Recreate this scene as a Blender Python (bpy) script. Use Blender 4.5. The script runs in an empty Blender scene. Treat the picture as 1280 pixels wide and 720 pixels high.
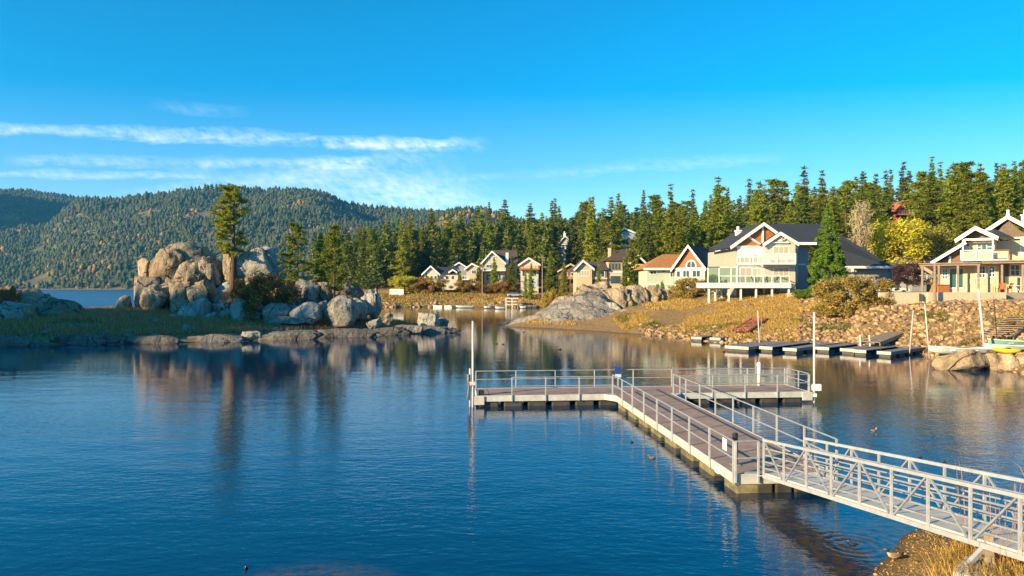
import bpy, math, random
import numpy as np
from mathutils import Vector, noise as mn
random.seed(7); rng = np.random.default_rng(7)
R = math.radians
S = bpy.context.scene
COL = S.collection

# ------------------------------------------------------------------ camera
EYE = 5.5            # height above the lake
F = 900.0            # focal length in photo pixels (1280 wide)
HZ = 357.0           # row of the horizon
cd = bpy.data.cameras.new('camera'); cam = bpy.data.objects.new('camera', cd); COL.objects.link(cam)
cd.sensor_width = 36; cd.lens = 36*F/1280; cd.clip_start = 0.1; cd.clip_end = 9000
cam.location = (0, 0, EYE); cam.rotation_euler = (R(90)-math.atan(3/F), 0, 0)
S.camera = cam

# ------------------------------------------------------------------ light
SUN_EL, SUN_AZ = 17.5, (-.82, -.572)      # towards the sun: left, behind the camera
w = bpy.data.worlds.new('World'); S.world = w; w.use_nodes = True
nt = w.node_tree; nt.nodes.clear()
def WN(t, **k):
    n = nt.nodes.new(t)
    for a, v in k.items(): setattr(n, a, v)
    return n
def WM(op, a, b=None, c=None, clamp=False):
    n = nt.nodes.new('ShaderNodeMath'); n.operation = op; n.use_clamp = clamp
    for i, v in enumerate((a, b, c)):
        if v is None: continue
        if isinstance(v, (int, float)): n.inputs[i].default_value = v
        else: nt.links.new(v, n.inputs[i])
    return n.outputs[0]
sky = WN('ShaderNodeTexSky', sky_type='NISHITA', sun_disc=False)
sky.sun_elevation = R(24); sky.sun_rotation = math.atan2(SUN_AZ[0], SUN_AZ[1])
sky.sun_elevation = R(SUN_EL)
sky.altitude = 2000; sky.air_density = 1.0; sky.dust_density = 0.1; sky.ozone_density = 2.5
hs = WN('ShaderNodeHueSaturation'); hs.inputs['Saturation'].default_value = 1.48; hs.inputs['Hue'].default_value = .486
hs.inputs['Value'].default_value = 1.0
nt.links.new(sky.outputs[0], hs.inputs['Color'])
tc = WN('ShaderNodeTexCoord'); sx = WN('ShaderNodeSeparateXYZ'); nt.links.new(tc.outputs['Generated'], sx.inputs[0])
yy = WM('MAXIMUM', sx.outputs[1], .02)
U = WM('DIVIDE', sx.outputs[0], yy); V = WM('DIVIDE', sx.outputs[2], yy)
smr = WN('ShaderNodeMapRange'); smr.inputs[1].default_value = .05; smr.inputs[2].default_value = .38; smr.inputs[3].default_value = 1.22; smr.inputs[4].default_value = 1.58; nt.links.new(V, smr.inputs[0]); nt.links.new(smr.outputs[0], hs.inputs['Saturation'])
cv = WN('ShaderNodeCombineXYZ'); nt.links.new(WM('MULTIPLY', U, 9.0), cv.inputs[0]); nt.links.new(WM('MULTIPLY', V, 42.0), cv.inputs[1])
n1 = WN('ShaderNodeTexNoise'); n1.inputs['Scale'].default_value = 1.0; n1.inputs['Detail'].default_value = 8; n1.inputs['Roughness'].default_value = .62; n1.inputs['Distortion'].default_value = .5
nt.links.new(cv.outputs[0], n1.inputs['Vector'])
cv2 = WN('ShaderNodeCombineXYZ'); nt.links.new(WM('MULTIPLY', WM('ADD', U, WM('MULTIPLY', V, .8)), 70.0), cv2.inputs[0]); nt.links.new(WM('MULTIPLY', V, 90.0), cv2.inputs[1])
n2 = WN('ShaderNodeTexNoise'); n2.inputs['Scale'].default_value = 1.0; n2.inputs['Detail'].default_value = 5; n2.inputs['Roughness'].default_value = .6
nt.links.new(cv2.outputs[0], n2.inputs['Vector'])
wob = WM('MULTIPLY', WM('SUBTRACT', n1.outputs[0], .5), .03)
def streak(x0, y0, x1, y1, hw, amp, soft=.06):
    u0, v0, u1, v1 = (x0-640)/F, (HZ-y0)/F, (x1-640)/F, (HZ-y1)/F
    L = math.hypot(u1-u0, v1-v0); dx, dy = (u1-u0)/L, (v1-v0)/L
    Vw = WM('ADD', V, wob)
    du = WM('SUBTRACT', U, u0); dv = WM('SUBTRACT', Vw, v0)
    t = WM('ADD', WM('MULTIPLY', du, dx), WM('MULTIPLY', dv, dy))
    s = WM('SUBTRACT', WM('MULTIPLY', dv, dx), WM('MULTIPLY', du, dy))
    d = WM('DIVIDE', WM('ABSOLUTE', s), hw/F)
    m = WM('SUBTRACT', 1.0, d, clamp=True)
    m = WM('MULTIPLY', m, WM('DIVIDE', WM('ADD', t, soft*.3), soft, clamp=True))
    m = WM('MULTIPLY', m, WM('DIVIDE', WM('SUBTRACT', L+soft*.3, t), soft, clamp=True))
    return WM('MULTIPLY', WM('POWER', m, .7), amp)
SK = [(-260,150,590,184,10,.62,.08), (20,199,210,203,8,.45,.06), (-60,216,270,219,6,.5,.05), (225,206,460,202,9,.6,.06),
      (150,252,545,192,15,.55,.12), (330,245,560,222,22,.55,.1), (470,252,640,276,34,.5,.1), (420,262,600,242,26,.4,.1), (660,219,960,197,9,.26,.1),
      (570,223,635,219,6,.2,.03), (200,134,300,140,9,.16,.05), (410,178,600,179,7,.4,.06)]
tot = None
for a in SK:
    m = streak(*a); tot = m if tot is None else WM('ADD', tot, m)
nn = WM('ADD', WM('MULTIPLY', n1.outputs[0], .9), WM('MULTIPLY', n2.outputs[0], .9))
nn = WM('MULTIPLY', WM('SUBTRACT', nn, .66), 2.1, clamp=True)
cm = WM('MINIMUM', WM('MULTIPLY', WM('MULTIPLY', tot, nn), .82), .75)
mx = WN('ShaderNodeMix', data_type='RGBA'); nt.links.new(cm, mx.inputs[0]); nt.links.new(hs.outputs[0], mx.inputs[6])
CLOUD = (6.4, 6.9, 7.4, 1); mx.inputs[7].default_value = CLOUD
bg = WN('ShaderNodeBackground'); bg.inputs['Strength'].default_value = .12
nt.links.new(mx.outputs[2], bg.inputs['Color'])
wo = WN('ShaderNodeOutputWorld'); nt.links.new(bg.outputs[0], wo.inputs[0])

sl = bpy.data.lights.new('sun', 'SUN'); sl.energy = 5; sl.angle = R(.5); sl.color = (1.0, .76, .42)
so = bpy.data.objects.new('sun', sl); COL.objects.link(so)
sd_ = Vector((SUN_AZ[0]*math.cos(R(SUN_EL)), SUN_AZ[1]*math.cos(R(SUN_EL)), math.sin(R(SUN_EL))))
so.rotation_euler = sd_.to_track_quat('Z', 'Y').to_euler(); so.location = (-60, -30, 60)
S.view_settings.view_transform = 'Standard'; S.view_settings.look = 'None'
S.view_settings.exposure = 1.08; S.view_settings.gamma = 1

# ------------------------------------------------------------------ materials
def mat(name, base=(.5,.5,.5), rough=.7, metal=0, var=0, vscale=3, bump=0, bscale=8, col2=None, coord='Object', stretch=(1,1,1), spec=.5, trans=0, island=0, orand=0, det=6, lines=None):
    m = bpy.data.materials.new(name); m.use_nodes = True; t = m.node_tree; N = t.nodes; L = t.links
    b = N['Principled BSDF']; b.inputs['Roughness'].default_value = rough; b.inputs['Metallic'].default_value = metal
    b.inputs['Specular IOR Level'].default_value = spec
    base = (*base, 1); b.inputs['Base Color'].default_value = base
    tcn = N.new('ShaderNodeTexCoord'); mp = N.new('ShaderNodeMapping'); L.new(tcn.outputs[coord], mp.inputs[0]); mp.inputs['Scale'].default_value = stretch
    src = None
    if var or col2:
        no = N.new('ShaderNodeTexNoise'); no.inputs['Scale'].default_value = vscale; no.inputs['Detail'].default_value = det; no.inputs['Roughness'].default_value = .65
        L.new(mp.outputs[0], no.inputs['Vector'])
        rp = N.new('ShaderNodeValToRGB'); rp.color_ramp.elements[0].position = .36; rp.color_ramp.elements[1].position = .64
        c2 = (*col2, 1) if col2 else tuple(c*(1-var) for c in base[:3])+(1,)
        rp.color_ramp.elements[0].color = c2
        rp.color_ramp.elements[1].color = base if col2 else tuple(min(1, c*(1+var)) for c in base[:3])+(1,)
        L.new(no.outputs[0], rp.inputs[0]); src = rp.outputs[0]
    if island or orand:
        h = N.new('ShaderNodeHueSaturation')
        if src: L.new(src, h.inputs['Color'])
        else: h.inputs['Color'].default_value = base
        parts = []
        if island:
            g = N.new('ShaderNodeNewGeometry'); mr = N.new('ShaderNodeMapRange'); mr.inputs[3].default_value = 1-island; mr.inputs[4].default_value = 1+island
            L.new(g.outputs['Random Per Island'], mr.inputs[0]); parts.append(mr.outputs[0])
        if orand:
            g = N.new('ShaderNodeObjectInfo'); mr = N.new('ShaderNodeMapRange'); mr.inputs[3].default_value = 1-orand; mr.inputs[4].default_value = 1+orand
            L.new(g.outputs['Random'], mr.inputs[0]); parts.append(mr.outputs[0])
            m2 = N.new('ShaderNodeMapRange'); m2.inputs[3].default_value = .475; m2.inputs[4].default_value = .525
            q = N.new('ShaderNodeMath'); q.operation = 'FRACT'; q2 = N.new('ShaderNodeMath'); q2.operation = 'MULTIPLY'; q2.inputs[1].default_value = 17.3
            L.new(g.outputs['Random'], q2.inputs[0]); L.new(q2.outputs[0], q.inputs[0]); L.new(q.outputs[0], m2.inputs[0]); L.new(m2.outputs[0], h.inputs['Hue'])
        if len(parts) == 2:
            mm = N.new('ShaderNodeMath'); mm.operation = 'MULTIPLY'; L.new(parts[0], mm.inputs[0]); L.new(parts[1], mm.inputs[1]); L.new(mm.outputs[0], h.inputs['Value'])
        else: L.new(parts[0], h.inputs['Value'])
        src = h.outputs[0]
    if src: L.new(src, b.inputs['Base Color'])
    hgt = None
    if bump:
        n3 = N.new('ShaderNodeTexNoise'); n3.inputs['Scale'].default_value = bscale; n3.inputs['Detail'].default_value = 8; n3.inputs['Roughness'].default_value = .6
        L.new(mp.outputs[0], n3.inputs['Vector']); hgt = n3.outputs[0]
        bp = N.new('ShaderNodeBump'); bp.inputs['Strength'].default_value = bump; bp.inputs['Distance'].default_value = .1
        L.new(hgt, bp.inputs['Height']); L.new(bp.outputs[0], b.inputs['Normal'])
    if lines:      # evenly spaced grooves: (axis, spacing)
        sp = N.new('ShaderNodeSeparateXYZ'); L.new(tcn.outputs['Object'], sp.inputs[0])
        d = N.new('ShaderNodeMath'); d.operation = 'DIVIDE'; d.inputs[1].default_value = lines[1]; L.new(sp.outputs[lines[0]], d.inputs[0])
        f = N.new('ShaderNodeMath'); f.operation = 'FRACT'; L.new(d.outputs[0], f.inputs[0])
        if len(lines) > 2:      # dark joint between boards
            lt = N.new('ShaderNodeMath'); lt.operation = 'LESS_THAN'; lt.inputs[1].default_value = lines[2]; L.new(f.outputs[0], lt.inputs[0])
            mc = N.new('ShaderNodeMix'); mc.data_type = 'RGBA'; L.new(lt.outputs[0], mc.inputs[0])
            if src: L.new(src, mc.inputs[6])
            else: mc.inputs[6].default_value = base
            mc.inputs[7].default_value = tuple(c*.25 for c in base[:3])+(1,); L.new(mc.outputs[2], b.inputs['Base Color'])
        bp = N.new('ShaderNodeBump'); bp.inputs['Strength'].default_value = .5; bp.inputs['Distance'].default_value = .03
        L.new(f.outputs[0], bp.inputs['Height']); L.new(bp.outputs[0], b.inputs['Normal'])
    if trans:
        out = N['Material Output']; tr = N.new('ShaderNodeBsdfTranslucent'); ms = N.new('ShaderNodeMixShader'); ms.inputs[0].default_value = trans
        if src: L.new(src, tr.inputs[0])
        else: tr.inputs[0].default_value = base
        L.new(b.outputs[0], ms.inputs[1]); L.new(tr.outputs[0], ms.inputs[2]); L.new(ms.outputs[0], out.inputs[0])
    return m

def granite(name, light, mid, dark, stain=.5):
    m = bpy.data.materials.new(name); m.use_nodes = True; t = m.node_tree; N = t.nodes; L = t.links
    b = N['Principled BSDF']; b.inputs['Roughness'].default_value = .9; b.inputs['Specular IOR Level'].default_value = .2
    tcn = N.new('ShaderNodeTexCoord'); g = N.new('ShaderNodeNewGeometry')
    def nz(scale, det=8, st=(1,1,1), dist=0):
        mp = N.new('ShaderNodeMapping'); L.new(g.outputs['Position'], mp.inputs[0]); mp.inputs['Scale'].default_value = st
        n = N.new('ShaderNodeTexNoise'); n.inputs['Scale'].default_value = scale; n.inputs['Detail'].default_value = det
        n.inputs['Roughness'].default_value = .65; n.inputs['Distortion'].default_value = dist; L.new(mp.outputs[0], n.inputs['Vector']); return n.outputs[0]
    a = nz(.35); s = nz(.9, 6, (1, 1, .18), .6); fine = nz(6, 6)
    rp = N.new('ShaderNodeValToRGB'); e = rp.color_ramp.elements; e[0].position = .35; e[0].color = (*mid, 1); e[1].position = .62; e[1].color = (*light, 1); L.new(a, rp.inputs[0])
    r2 = N.new('ShaderNodeValToRGB'); e = r2.color_ramp.elements; e[0].position = .5; e[0].color = (0,0,0,1); e[1].position = .66; e[1].color = (stain, stain, stain, 1); L.new(s, r2.inputs[0])
    mx = N.new('ShaderNodeMix'); mx.data_type = 'RGBA'; L.new(r2.outputs[0], mx.inputs[0]); L.new(rp.outputs[0], mx.inputs[6]); mx.inputs[7].default_value = (*dark, 1)
    hsn = N.new('ShaderNodeHueSaturation'); L.new(mx.outputs[2], hsn.inputs['Color'])
    oi = N.new('ShaderNodeObjectInfo'); ma = N.new('ShaderNodeMath'); ma.operation = 'MULTIPLY_ADD'; ma.inputs[1].default_value = 1.5; ma.inputs[2].default_value = .05; L.new(fine, ma.inputs[0])
    m3 = N.new('ShaderNodeMath'); m3.operation = 'MULTIPLY_ADD'; m3.inputs[1].default_value = .4; L.new(oi.outputs['Random'], m3.inputs[0]); L.new(ma.outputs[0], m3.inputs[2]); L.new(m3.outputs[0], hsn.inputs['Value'])
    L.new(hsn.outputs[0], b.inputs['Base Color'])
    cr = N.new('ShaderNodeTexVoronoi'); cr.feature = 'DISTANCE_TO_EDGE'; cr.inputs['Scale'].default_value = .28
    mp = N.new('ShaderNodeMapping'); mp.inputs['Scale'].default_value = (1, 1, .6)
    ad = N.new('ShaderNodeMix'); ad.data_type = 'VECTOR'; ad.inputs[0].default_value = .25
    nv = N.new('ShaderNodeTexNoise'); nv.inputs['Scale'].default_value = .5; L.new(g.outputs['Position'], nv.inputs['Vector'])
    sc = N.new('ShaderNodeVectorMath'); sc.operation = 'SCALE'; sc.inputs['Scale'].default_value = 3; L.new(nv.outputs['Color'], sc.inputs[0])
    a2 = N.new('ShaderNodeVectorMath'); a2.operation = 'ADD'; L.new(sc.outputs[0], a2.inputs[0]); L.new(g.outputs['Position'], a2.inputs[1]); L.new(a2.outputs[0], mp.inputs[0]); L.new(mp.outputs[0], cr.inputs['Vector'])
    lt = N.new('ShaderNodeMapRange'); lt.inputs[2].default_value = .014; lt.inputs[3].default_value = 0; lt.inputs[4].default_value = 1; L.new(cr.outputs['Distance'], lt.inputs[0])
    ck = N.new('ShaderNodeMix'); ck.data_type = 'RGBA'; L.new(lt.outputs[0], ck.inputs[0]); ck.inputs[6].default_value = tuple(c*1.6 for c in dark)+(1,); L.new(hsn.outputs[0], ck.inputs[7]); L.new(ck.outputs[2], b.inputs['Base Color'])
    sm = N.new('ShaderNodeMath'); sm.operation = 'MULTIPLY_ADD'; sm.inputs[1].default_value = .6; L.new(lt.outputs[0], sm.inputs[0]); L.new(nz(1.3, 12), sm.inputs[2])
    bp = N.new('ShaderNodeBump'); bp.inputs['Strength'].default_value = .9; bp.inputs['Distance'].default_value = .7
    L.new(sm.outputs[0], bp.inputs['Height']); L.new(bp.outputs[0], b.inputs['Normal'])
    return m

M = {}
M['alu'] = mat('aluminium', (.56,.56,.56), .42, .35, var=.12, vscale=6)
M['galv'] = mat('galvanised', (.40,.42,.44), .5, .4, var=.15, vscale=5)
M['soil'] = mat('island_turf', (.26,.12,.055), .9, island=.5)
M['deck'] = mat('composite_decking', (.30,.205,.165), .8, var=.2, vscale=1.5, lines=(0, 20))
M['fascia'] = mat('dock_fascia', (.50,.50,.46), .7, var=.15, vscale=3)
M['float'] = mat('float_tub', (.30,.25,.11), .7, col2=(.10,.09,.05), vscale=2.2)
M['float2'] = mat('dark_float', (.06,.055,.045), .6, var=.3)
M['black'] = mat('black_rubber', (.02,.02,.022), .6)
M['whitep'] = mat('white_paint', (.80,.79,.75), .5, var=.05)
M['pole'] = mat('pale_pole', (.60,.54,.50), .5, var=.1, vscale=4)
M['rock'] = granite('granite', (.40,.32,.225), (.25,.20,.145), (.05,.045,.04), .95)
M['rockg'] = granite('granite_grey', (.46,.43,.37), (.28,.265,.235), (.07,.065,.06), .8)
M['rocky'] = granite('granite_warm', (.50,.385,.25), (.37,.27,.165), (.11,.085,.06), .65)
M['rockshade'] = granite('granite_shaded_shelf', (.22,.20,.18), (.14,.13,.12), (.05,.05,.05), .7)  # darker copy for the shore shelves, their shade put into the colour
M['rockslab'] = granite('granite_slab', (.33,.29,.24), (.21,.195,.175), (.07,.065,.06), .7)  # slab granite darkened to stand in for the shade on it
M['bark'] = mat('bark', (.13,.075,.045), .95, var=.35, vscale=4, bump=.6)
M['pine'] = mat('pine_needles', (.23,.265,.018), .75, island=.42, orand=.34, trans=.45)
M['pinedark'] = mat('dark_needles', (.12,.15,.022), .75, island=.4, orand=.25, trans=.3)
M['cyp'] = mat('bright_needles', (.16,.27,.015), .7, island=.35, trans=.35)
M['gold'] = mat('golden_leaves', (.34,.20,.035), .8, island=.4, orand=.2, trans=.25)
M['yel'] = mat('yellow_leaves', (.55,.48,.025), .7, island=.35, trans=.3)
M['olive'] = mat('olive_leaves', (.33,.26,.05), .8, island=.45, orand=.1, trans=.25)
M['rust'] = mat('rust_leaves', (.26,.14,.02), .8, island=.5, trans=.25)
M['twig'] = mat('bare_twigs', (.42,.34,.20), .9, island=.3)
M['purple'] = mat('purple_leaves', (.05,.018,.022), .8, island=.4, trans=.1)
M['grass'] = mat('dry_grass', (.52,.34,.09), .85, island=.45, trans=.25)
M['grassg'] = mat('green_grass', (.16,.16,.03), .85, island=.45, trans=.25)
M['reed'] = mat('dry_reeds', (.50,.25,.10), .9, island=.4, trans=.25)
M['stone'] = mat('rubble_stone', (.34,.215,.105), .9, island=.62, var=.25, vscale=3)
M['conc'] = mat('concrete', (.50,.48,.42), .85, var=.15, vscale=3, bump=.15, bscale=20)
M['wall_beige'] = mat('beige_block_wall', (.62,.50,.34), .85, var=.1, vscale=3, lines=(2, .2))
M['glass'] = mat('window_glass', (.05,.085,.10), .06, spec=.8)
M['glassteal'] = mat('teal_glass', (.04,.12,.12), .08, spec=.8)
M['curtain'] = mat('curtained_glass', (.50,.43,.33), .25, var=.1, stretch=(8,8,1))
M['white'] = mat('white_trim', (.80,.78,.74), .6)
def siding(n, c): return mat(n, c, .75, var=.05, vscale=2, lines=(2, .18))
M['s_white'] = siding('white_siding', (.62,.55,.44)); M['s_olive'] = siding('olive_siding', (.42,.42,.34))
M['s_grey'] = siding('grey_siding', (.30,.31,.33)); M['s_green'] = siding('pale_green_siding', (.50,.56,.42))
M['s_blue'] = siding('blue_grey_siding', (.33,.42,.48)); M['s_beige'] = siding('beige_siding', (.66,.50,.33))
M['s_cream'] = siding('cream_siding', (.60,.47,.30)); M['s_brown'] = siding('brown_siding', (.20,.11,.065))
M['wood'] = mat('orange_wood', (.40,.135,.035), .7, var=.2, vscale=3, stretch=(1,1,6))
M['shingle'] = mat('shingle_gable', (.17,.125,.08), .9, var=.3, vscale=6, lines=(2,.22))
def roofm(n, c): return mat(n, c, .85, var=.25, vscale=4, bump=.3, bscale=14, lines=None)
M['r_dark'] = roofm('dark_roof', (.035,.038,.045)); M['r_navy'] = roofm('navy_roof', (.03,.038,.055)); M['r_brown'] = roofm('brown_roof', (.10,.065,.05))
M['r_tan'] = roofm('tan_roof', (.42,.18,.05)); M['r_grey'] = roofm('grey_roof', (.15,.13,.11)); M['r_red'] = roofm('red_roof', (.48,.15,.05))
M['stairred'] = mat('red_stained_wood', (.28,.075,.05), .8, var=.2)
M['timber'] = mat('weathered_timber', (.27,.20,.14), .85, var=.25, vscale=3, stretch=(1,1,4))
M['slipdeck'] = mat('slip_decking', (.22,.20,.19), .8, var=.2, vscale=3)
M['hull'] = mat('pale_hull', (.55,.64,.52), .45, var=.1); M['aqua'] = mat('aqua_hull', (.20,.42,.36), .5, var=.1)
M['yelp'] = mat('yellow_plastic', (.80,.66,.02), .45); M['navy'] = mat('blue_sign', (.015,.05,.22), .5)
M['orange'] = mat('orange_wood_chair', (.50,.16,.04), .7); M['brick'] = mat('red_brick', (.36,.09,.05), .9, var=.2)
M['paving'] = mat('patio_paving', (.33,.27,.22), .9, var=.15, vscale=2)
M['duckb'] = mat('duck_brown', (.20,.13,.08), .8, var=.3, vscale=12); M['coot'] = mat('coot_black', (.02,.02,.022), .7)
M['bill'] = mat('orange_bill', (.55,.20,.03), .6); M['litdoor'] = mat('pale_blue_door', (.45,.58,.68), .6)
M['skin_red'] = mat('red_siding', (.34,.08,.04), .8)

# ------------------------------------------------------------------ mesh helpers
SPLIT = ('float', 'side_fascia', 'deck_surface', 'wall_panel')
class G:
    def __init__(s, xf=None): s.v = []; s.f = []; s.xf = xf
    def add(s, vs, fs):
        o = len(s.v)
        s.v += [s.xf(p) for p in vs] if s.xf else [tuple(p) for p in vs]
        s.f += [tuple(i+o for i in f) for f in fs]; return s
    def box(s, x0, x1, y0, y1, z0, z1):
        return s.add([(x0,y0,z0),(x1,y0,z0),(x1,y1,z0),(x0,y1,z0),(x0,y0,z1),(x1,y0,z1),(x1,y1,z1),(x0,y1,z1)],
              [(0,3,2,1),(4,5,6,7),(0,1,5,4),(1,2,6,5),(2,3,7,6),(3,0,4,7)])
    def prism(s, poly, y0, y1):      # poly in (x, z), counter-clockwise seen from -y
        n = len(poly)
        return s.add([(x,y0,z) for x,z in poly]+[(x,y1,z) for x,z in poly],
              [tuple(range(n)), tuple(range(2*n-1, n-1, -1))]+[(i, i+n, (i+1)%n+n, (i+1)%n) for i in range(n)])
    def prismx(s, poly, x0, x1):     # poly in (y, z)
        n = len(poly)
        return s.add([(x0,y,z) for y,z in poly]+[(x1,y,z) for y,z in poly],
              [tuple(range(n-1,-1,-1)), tuple(range(n, 2*n))]+[(i, (i+1)%n, (i+1)%n+n, i+n) for i in range(n)])
    def flat(s, poly, z0, z1):       # poly in (x, y)
        n = len(poly)
        return s.add([(x,y,z0) for x,y in poly]+[(x,y,z1) for x,y in poly],
              [tuple(range(n-1,-1,-1)), tuple(range(n, 2*n))]+[(i, (i+1)%n, (i+1)%n+n, i+n) for i in range(n)])
    def bar(s, p, q, w, h=None):     # square bar between two points
        h = h or w; p = Vector(p); q = Vector(q); d = (q-p).normalized()
        up = Vector((0,0,1)) if abs(d.z) < .95 else Vector((0,1,0))
        a = d.cross(up).normalized(); b = a.cross(d).normalized(); a = a*(w/2); b = b*(h/2)
        return s.add([p-a-b,p+a-b,p+a+b,p-a+b,q-a-b,q+a-b,q+a+b,q-a+b], [(0,1,2,3),(7,6,5,4),(0,4,5,1),(1,5,6,2),(2,6,7,3),(3,7,4,0)])
    def tube(s, p, q, r, r2=None, n=8):
        r2 = r if r2 is None else r2
        p = Vector(p); q = Vector(q); d = (q-p).normalized(); up = Vector((0,0,1)) if abs(d.z) < .95 else Vector((0,1,0))
        a = d.cross(up).normalized(); b = a.cross(d).normalized(); vs = []
        for c, rr in ((p, r), (q, r2)):
            for i in range(n):
                t = 2*math.pi*i/n; vs.append(c+a*(rr*math.cos(t))+b*(rr*math.sin(t)))
        return s.add(vs, [tuple(range(n)), tuple(range(2*n-1, n-1, -1))]+[(i, i+n, (i+1)%n+n, (i+1)%n) for i in range(n)])
    def loft(s, secs, n=10):         # secs: (centre, half width across y, half height, tangent pitch)
        vs = []
        for (c, ry, rz, pit) in secs:
            nx, nz = -math.sin(pit), math.cos(pit)
            for i in range(n):
                t = 2*math.pi*i/n; k = rz*math.sin(t)
                vs.append((c[0]+nx*k, c[1]+ry*math.cos(t), c[2]+nz*k))
        m = len(secs); fs = [tuple(range(n-1,-1,-1)), tuple(range((m-1)*n, m*n))]
        for j in range(m-1):
            for i in range(n): fs.append((j*n+i, j*n+(i+1)%n, (j+1)*n+(i+1)%n, (j+1)*n+i))
        return s.add(vs, fs)
    def build(s, name, m, parent=None, smooth=False, bevel=0):
        if name in SPLIT and 12 <= len(s.f) <= 24 and len(s.v)*6 == len(s.f)*8:      # loose boxes: an object each
            for k in range(len(s.v)//8): a = G(); a.v, a.f = s.v[k*8:k*8+8], [tuple(i-8*k for i in f) for f in s.f[k*6:k*6+6]]; r_ = a.build(name, m, parent, smooth, bevel)
            return r_
        o3 = Vector(parent['org']) if parent is not None else Vector((0,0,0))
        me = bpy.data.meshes.new(name); me.from_pydata([tuple(Vector(v)-o3) for v in s.v], [], s.f); me.materials.append(M[m] if isinstance(m, str) else m)
        if smooth: me.polygons.foreach_set('use_smooth', [True]*len(me.polygons))
        me.update()
        o = bpy.data.objects.new(name, me); COL.objects.link(o); 
        if parent is not None:
            o.parent = parent; o['org'] = parent['org']
        if bevel:
            b = o.modifiers.new('bevel', 'BEVEL'); b.width = bevel; b.segments = 2; b.limit_method = 'ANGLE'
        return o
def tag(o, label=None, cat=None, group=None, kind=None):
    for k, v in (('label', label), ('category', cat), ('group', group), ('kind', kind)):
        if v: o[k] = v
    return o
def thing(name, loc, label, cat, group=None):
    o = bpy.data.objects.new(name, None); COL.objects.link(o); o.location = loc; o['org'] = tuple(loc); o.empty_display_size = .3
    return tag(o, label, cat, group)
def npmesh(name, V_, F_, m, smooth=False):       # numpy verts (n,3), faces (k,3)
    me = bpy.data.meshes.new(name); k = len(F_); c = F_.shape[1]
    me.vertices.add(len(V_)); me.vertices.foreach_set('co', V_.astype(np.float32).ravel())
    me.loops.add(k*c); me.loops.foreach_set('vertex_index', F_.astype(np.int32).ravel())
    me.polygons.add(k); me.polygons.foreach_set('loop_start', np.arange(0, k*c, c, dtype=np.int32)); me.polygons.foreach_set('loop_total', np.full(k, c, dtype=np.int32))
    if smooth: me.polygons.foreach_set('use_smooth', np.ones(k, dtype=bool))
    me.materials.append(M[m] if isinstance(m, str) else m); me.update(calc_edges=True); return me
def link(name, me, loc=(0,0,0), parent=None):
    o = bpy.data.objects.new(name, me); COL.objects.link(o); o.location = loc
    if parent: o.parent = parent
    return o
def fx(px, Y): return (px-640)*Y/F
def fz(py, Y): return EYE+(HZ-py)*Y/F
def wp(px, py, z=0):      # point at height z
    Y = (EYE-z)*F/(py-HZ); return ((px-640)*Y/F, Y)

# ------------------------------------------------------------------ terrain
LAKE = [(11.5,15.9),(20,18),(34,24),(45,33),(40,42),(31.7,45),(31.8,53),(33.5,58.5),(29,63),(20,70),(14.4,81),(9,88),(4,92.5),(-1.8,97),(2,104),(14,116),(18,135),(15,165),(10,178),
  (-10,183),(-35,183),(-52,190),(-78,215),(-105,290),(-130,420),(-180,700),(-300,900),(-480,985),(-740,1000),(-1300,1050),(-3500,1100),(-3500,200),(-400,110),(-150,75),(-112,50),(-100,25),(-60,8),(-20,9),(0,11),
  (5,12),(6.6,13.4),(7.7,14.8),(8.6,15.9),(9.5,16.4),(9.9,15.6),(9.5,14.6),(10.4,14.6)]
ISLE = [(-6.4,91.9),(-13,84.2),(-21,78.8),(-27,72),(-33.5,68),(-40,67.2),(-46.3,65.5),(-58,64),(-75,70),(-90,88),(-80,106),(-62,112),(-45,116),(-28,110),(-16,101)]
def sdist(P, poly):
    x, y = P[:,0], P[:,1]; d = np.full(len(P), 1e9); ins = np.zeros(len(P), bool); n = len(poly)
    for i in range(n):
        ax, ay = poly[i]; bx, by = poly[(i+1)%n]; ex, ey = bx-ax, by-ay
        t = np.clip(((x-ax)*ex+(y-ay)*ey)/(ex*ex+ey*ey), 0, 1); d = np.minimum(d, np.hypot(x-ax-t*ex, y-ay-t*ey))
        c = (ay > y) != (by > y); ins ^= c & (x < (bx-ax)*(y-ay)/((by-ay) if by != ay else 1e-9)+ax)
    return np.where(ins, d, -d)
def vnoise(x, y, s, seed=0):
    x = x/s+seed*17.3; y = y/s+seed*9.1; xi = np.floor(x).astype(int); yi = np.floor(y).astype(int); fx_ = x-xi; fy_ = y-yi
    fx_ = fx_*fx_*(3-2*fx_); fy_ = fy_*fy_*(3-2*fy_)
    def h(a, b): v = np.sin(a*127.1+b*311.7+seed*74.7)*43758.5453; return v-np.floor(v)
    return (h(xi,yi)*(1-fx_)+h(xi+1,yi)*fx_)*(1-fy_)+(h(xi,yi+1)*(1-fx_)+h(xi+1,yi+1)*fx_)*fy_-.5
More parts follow.
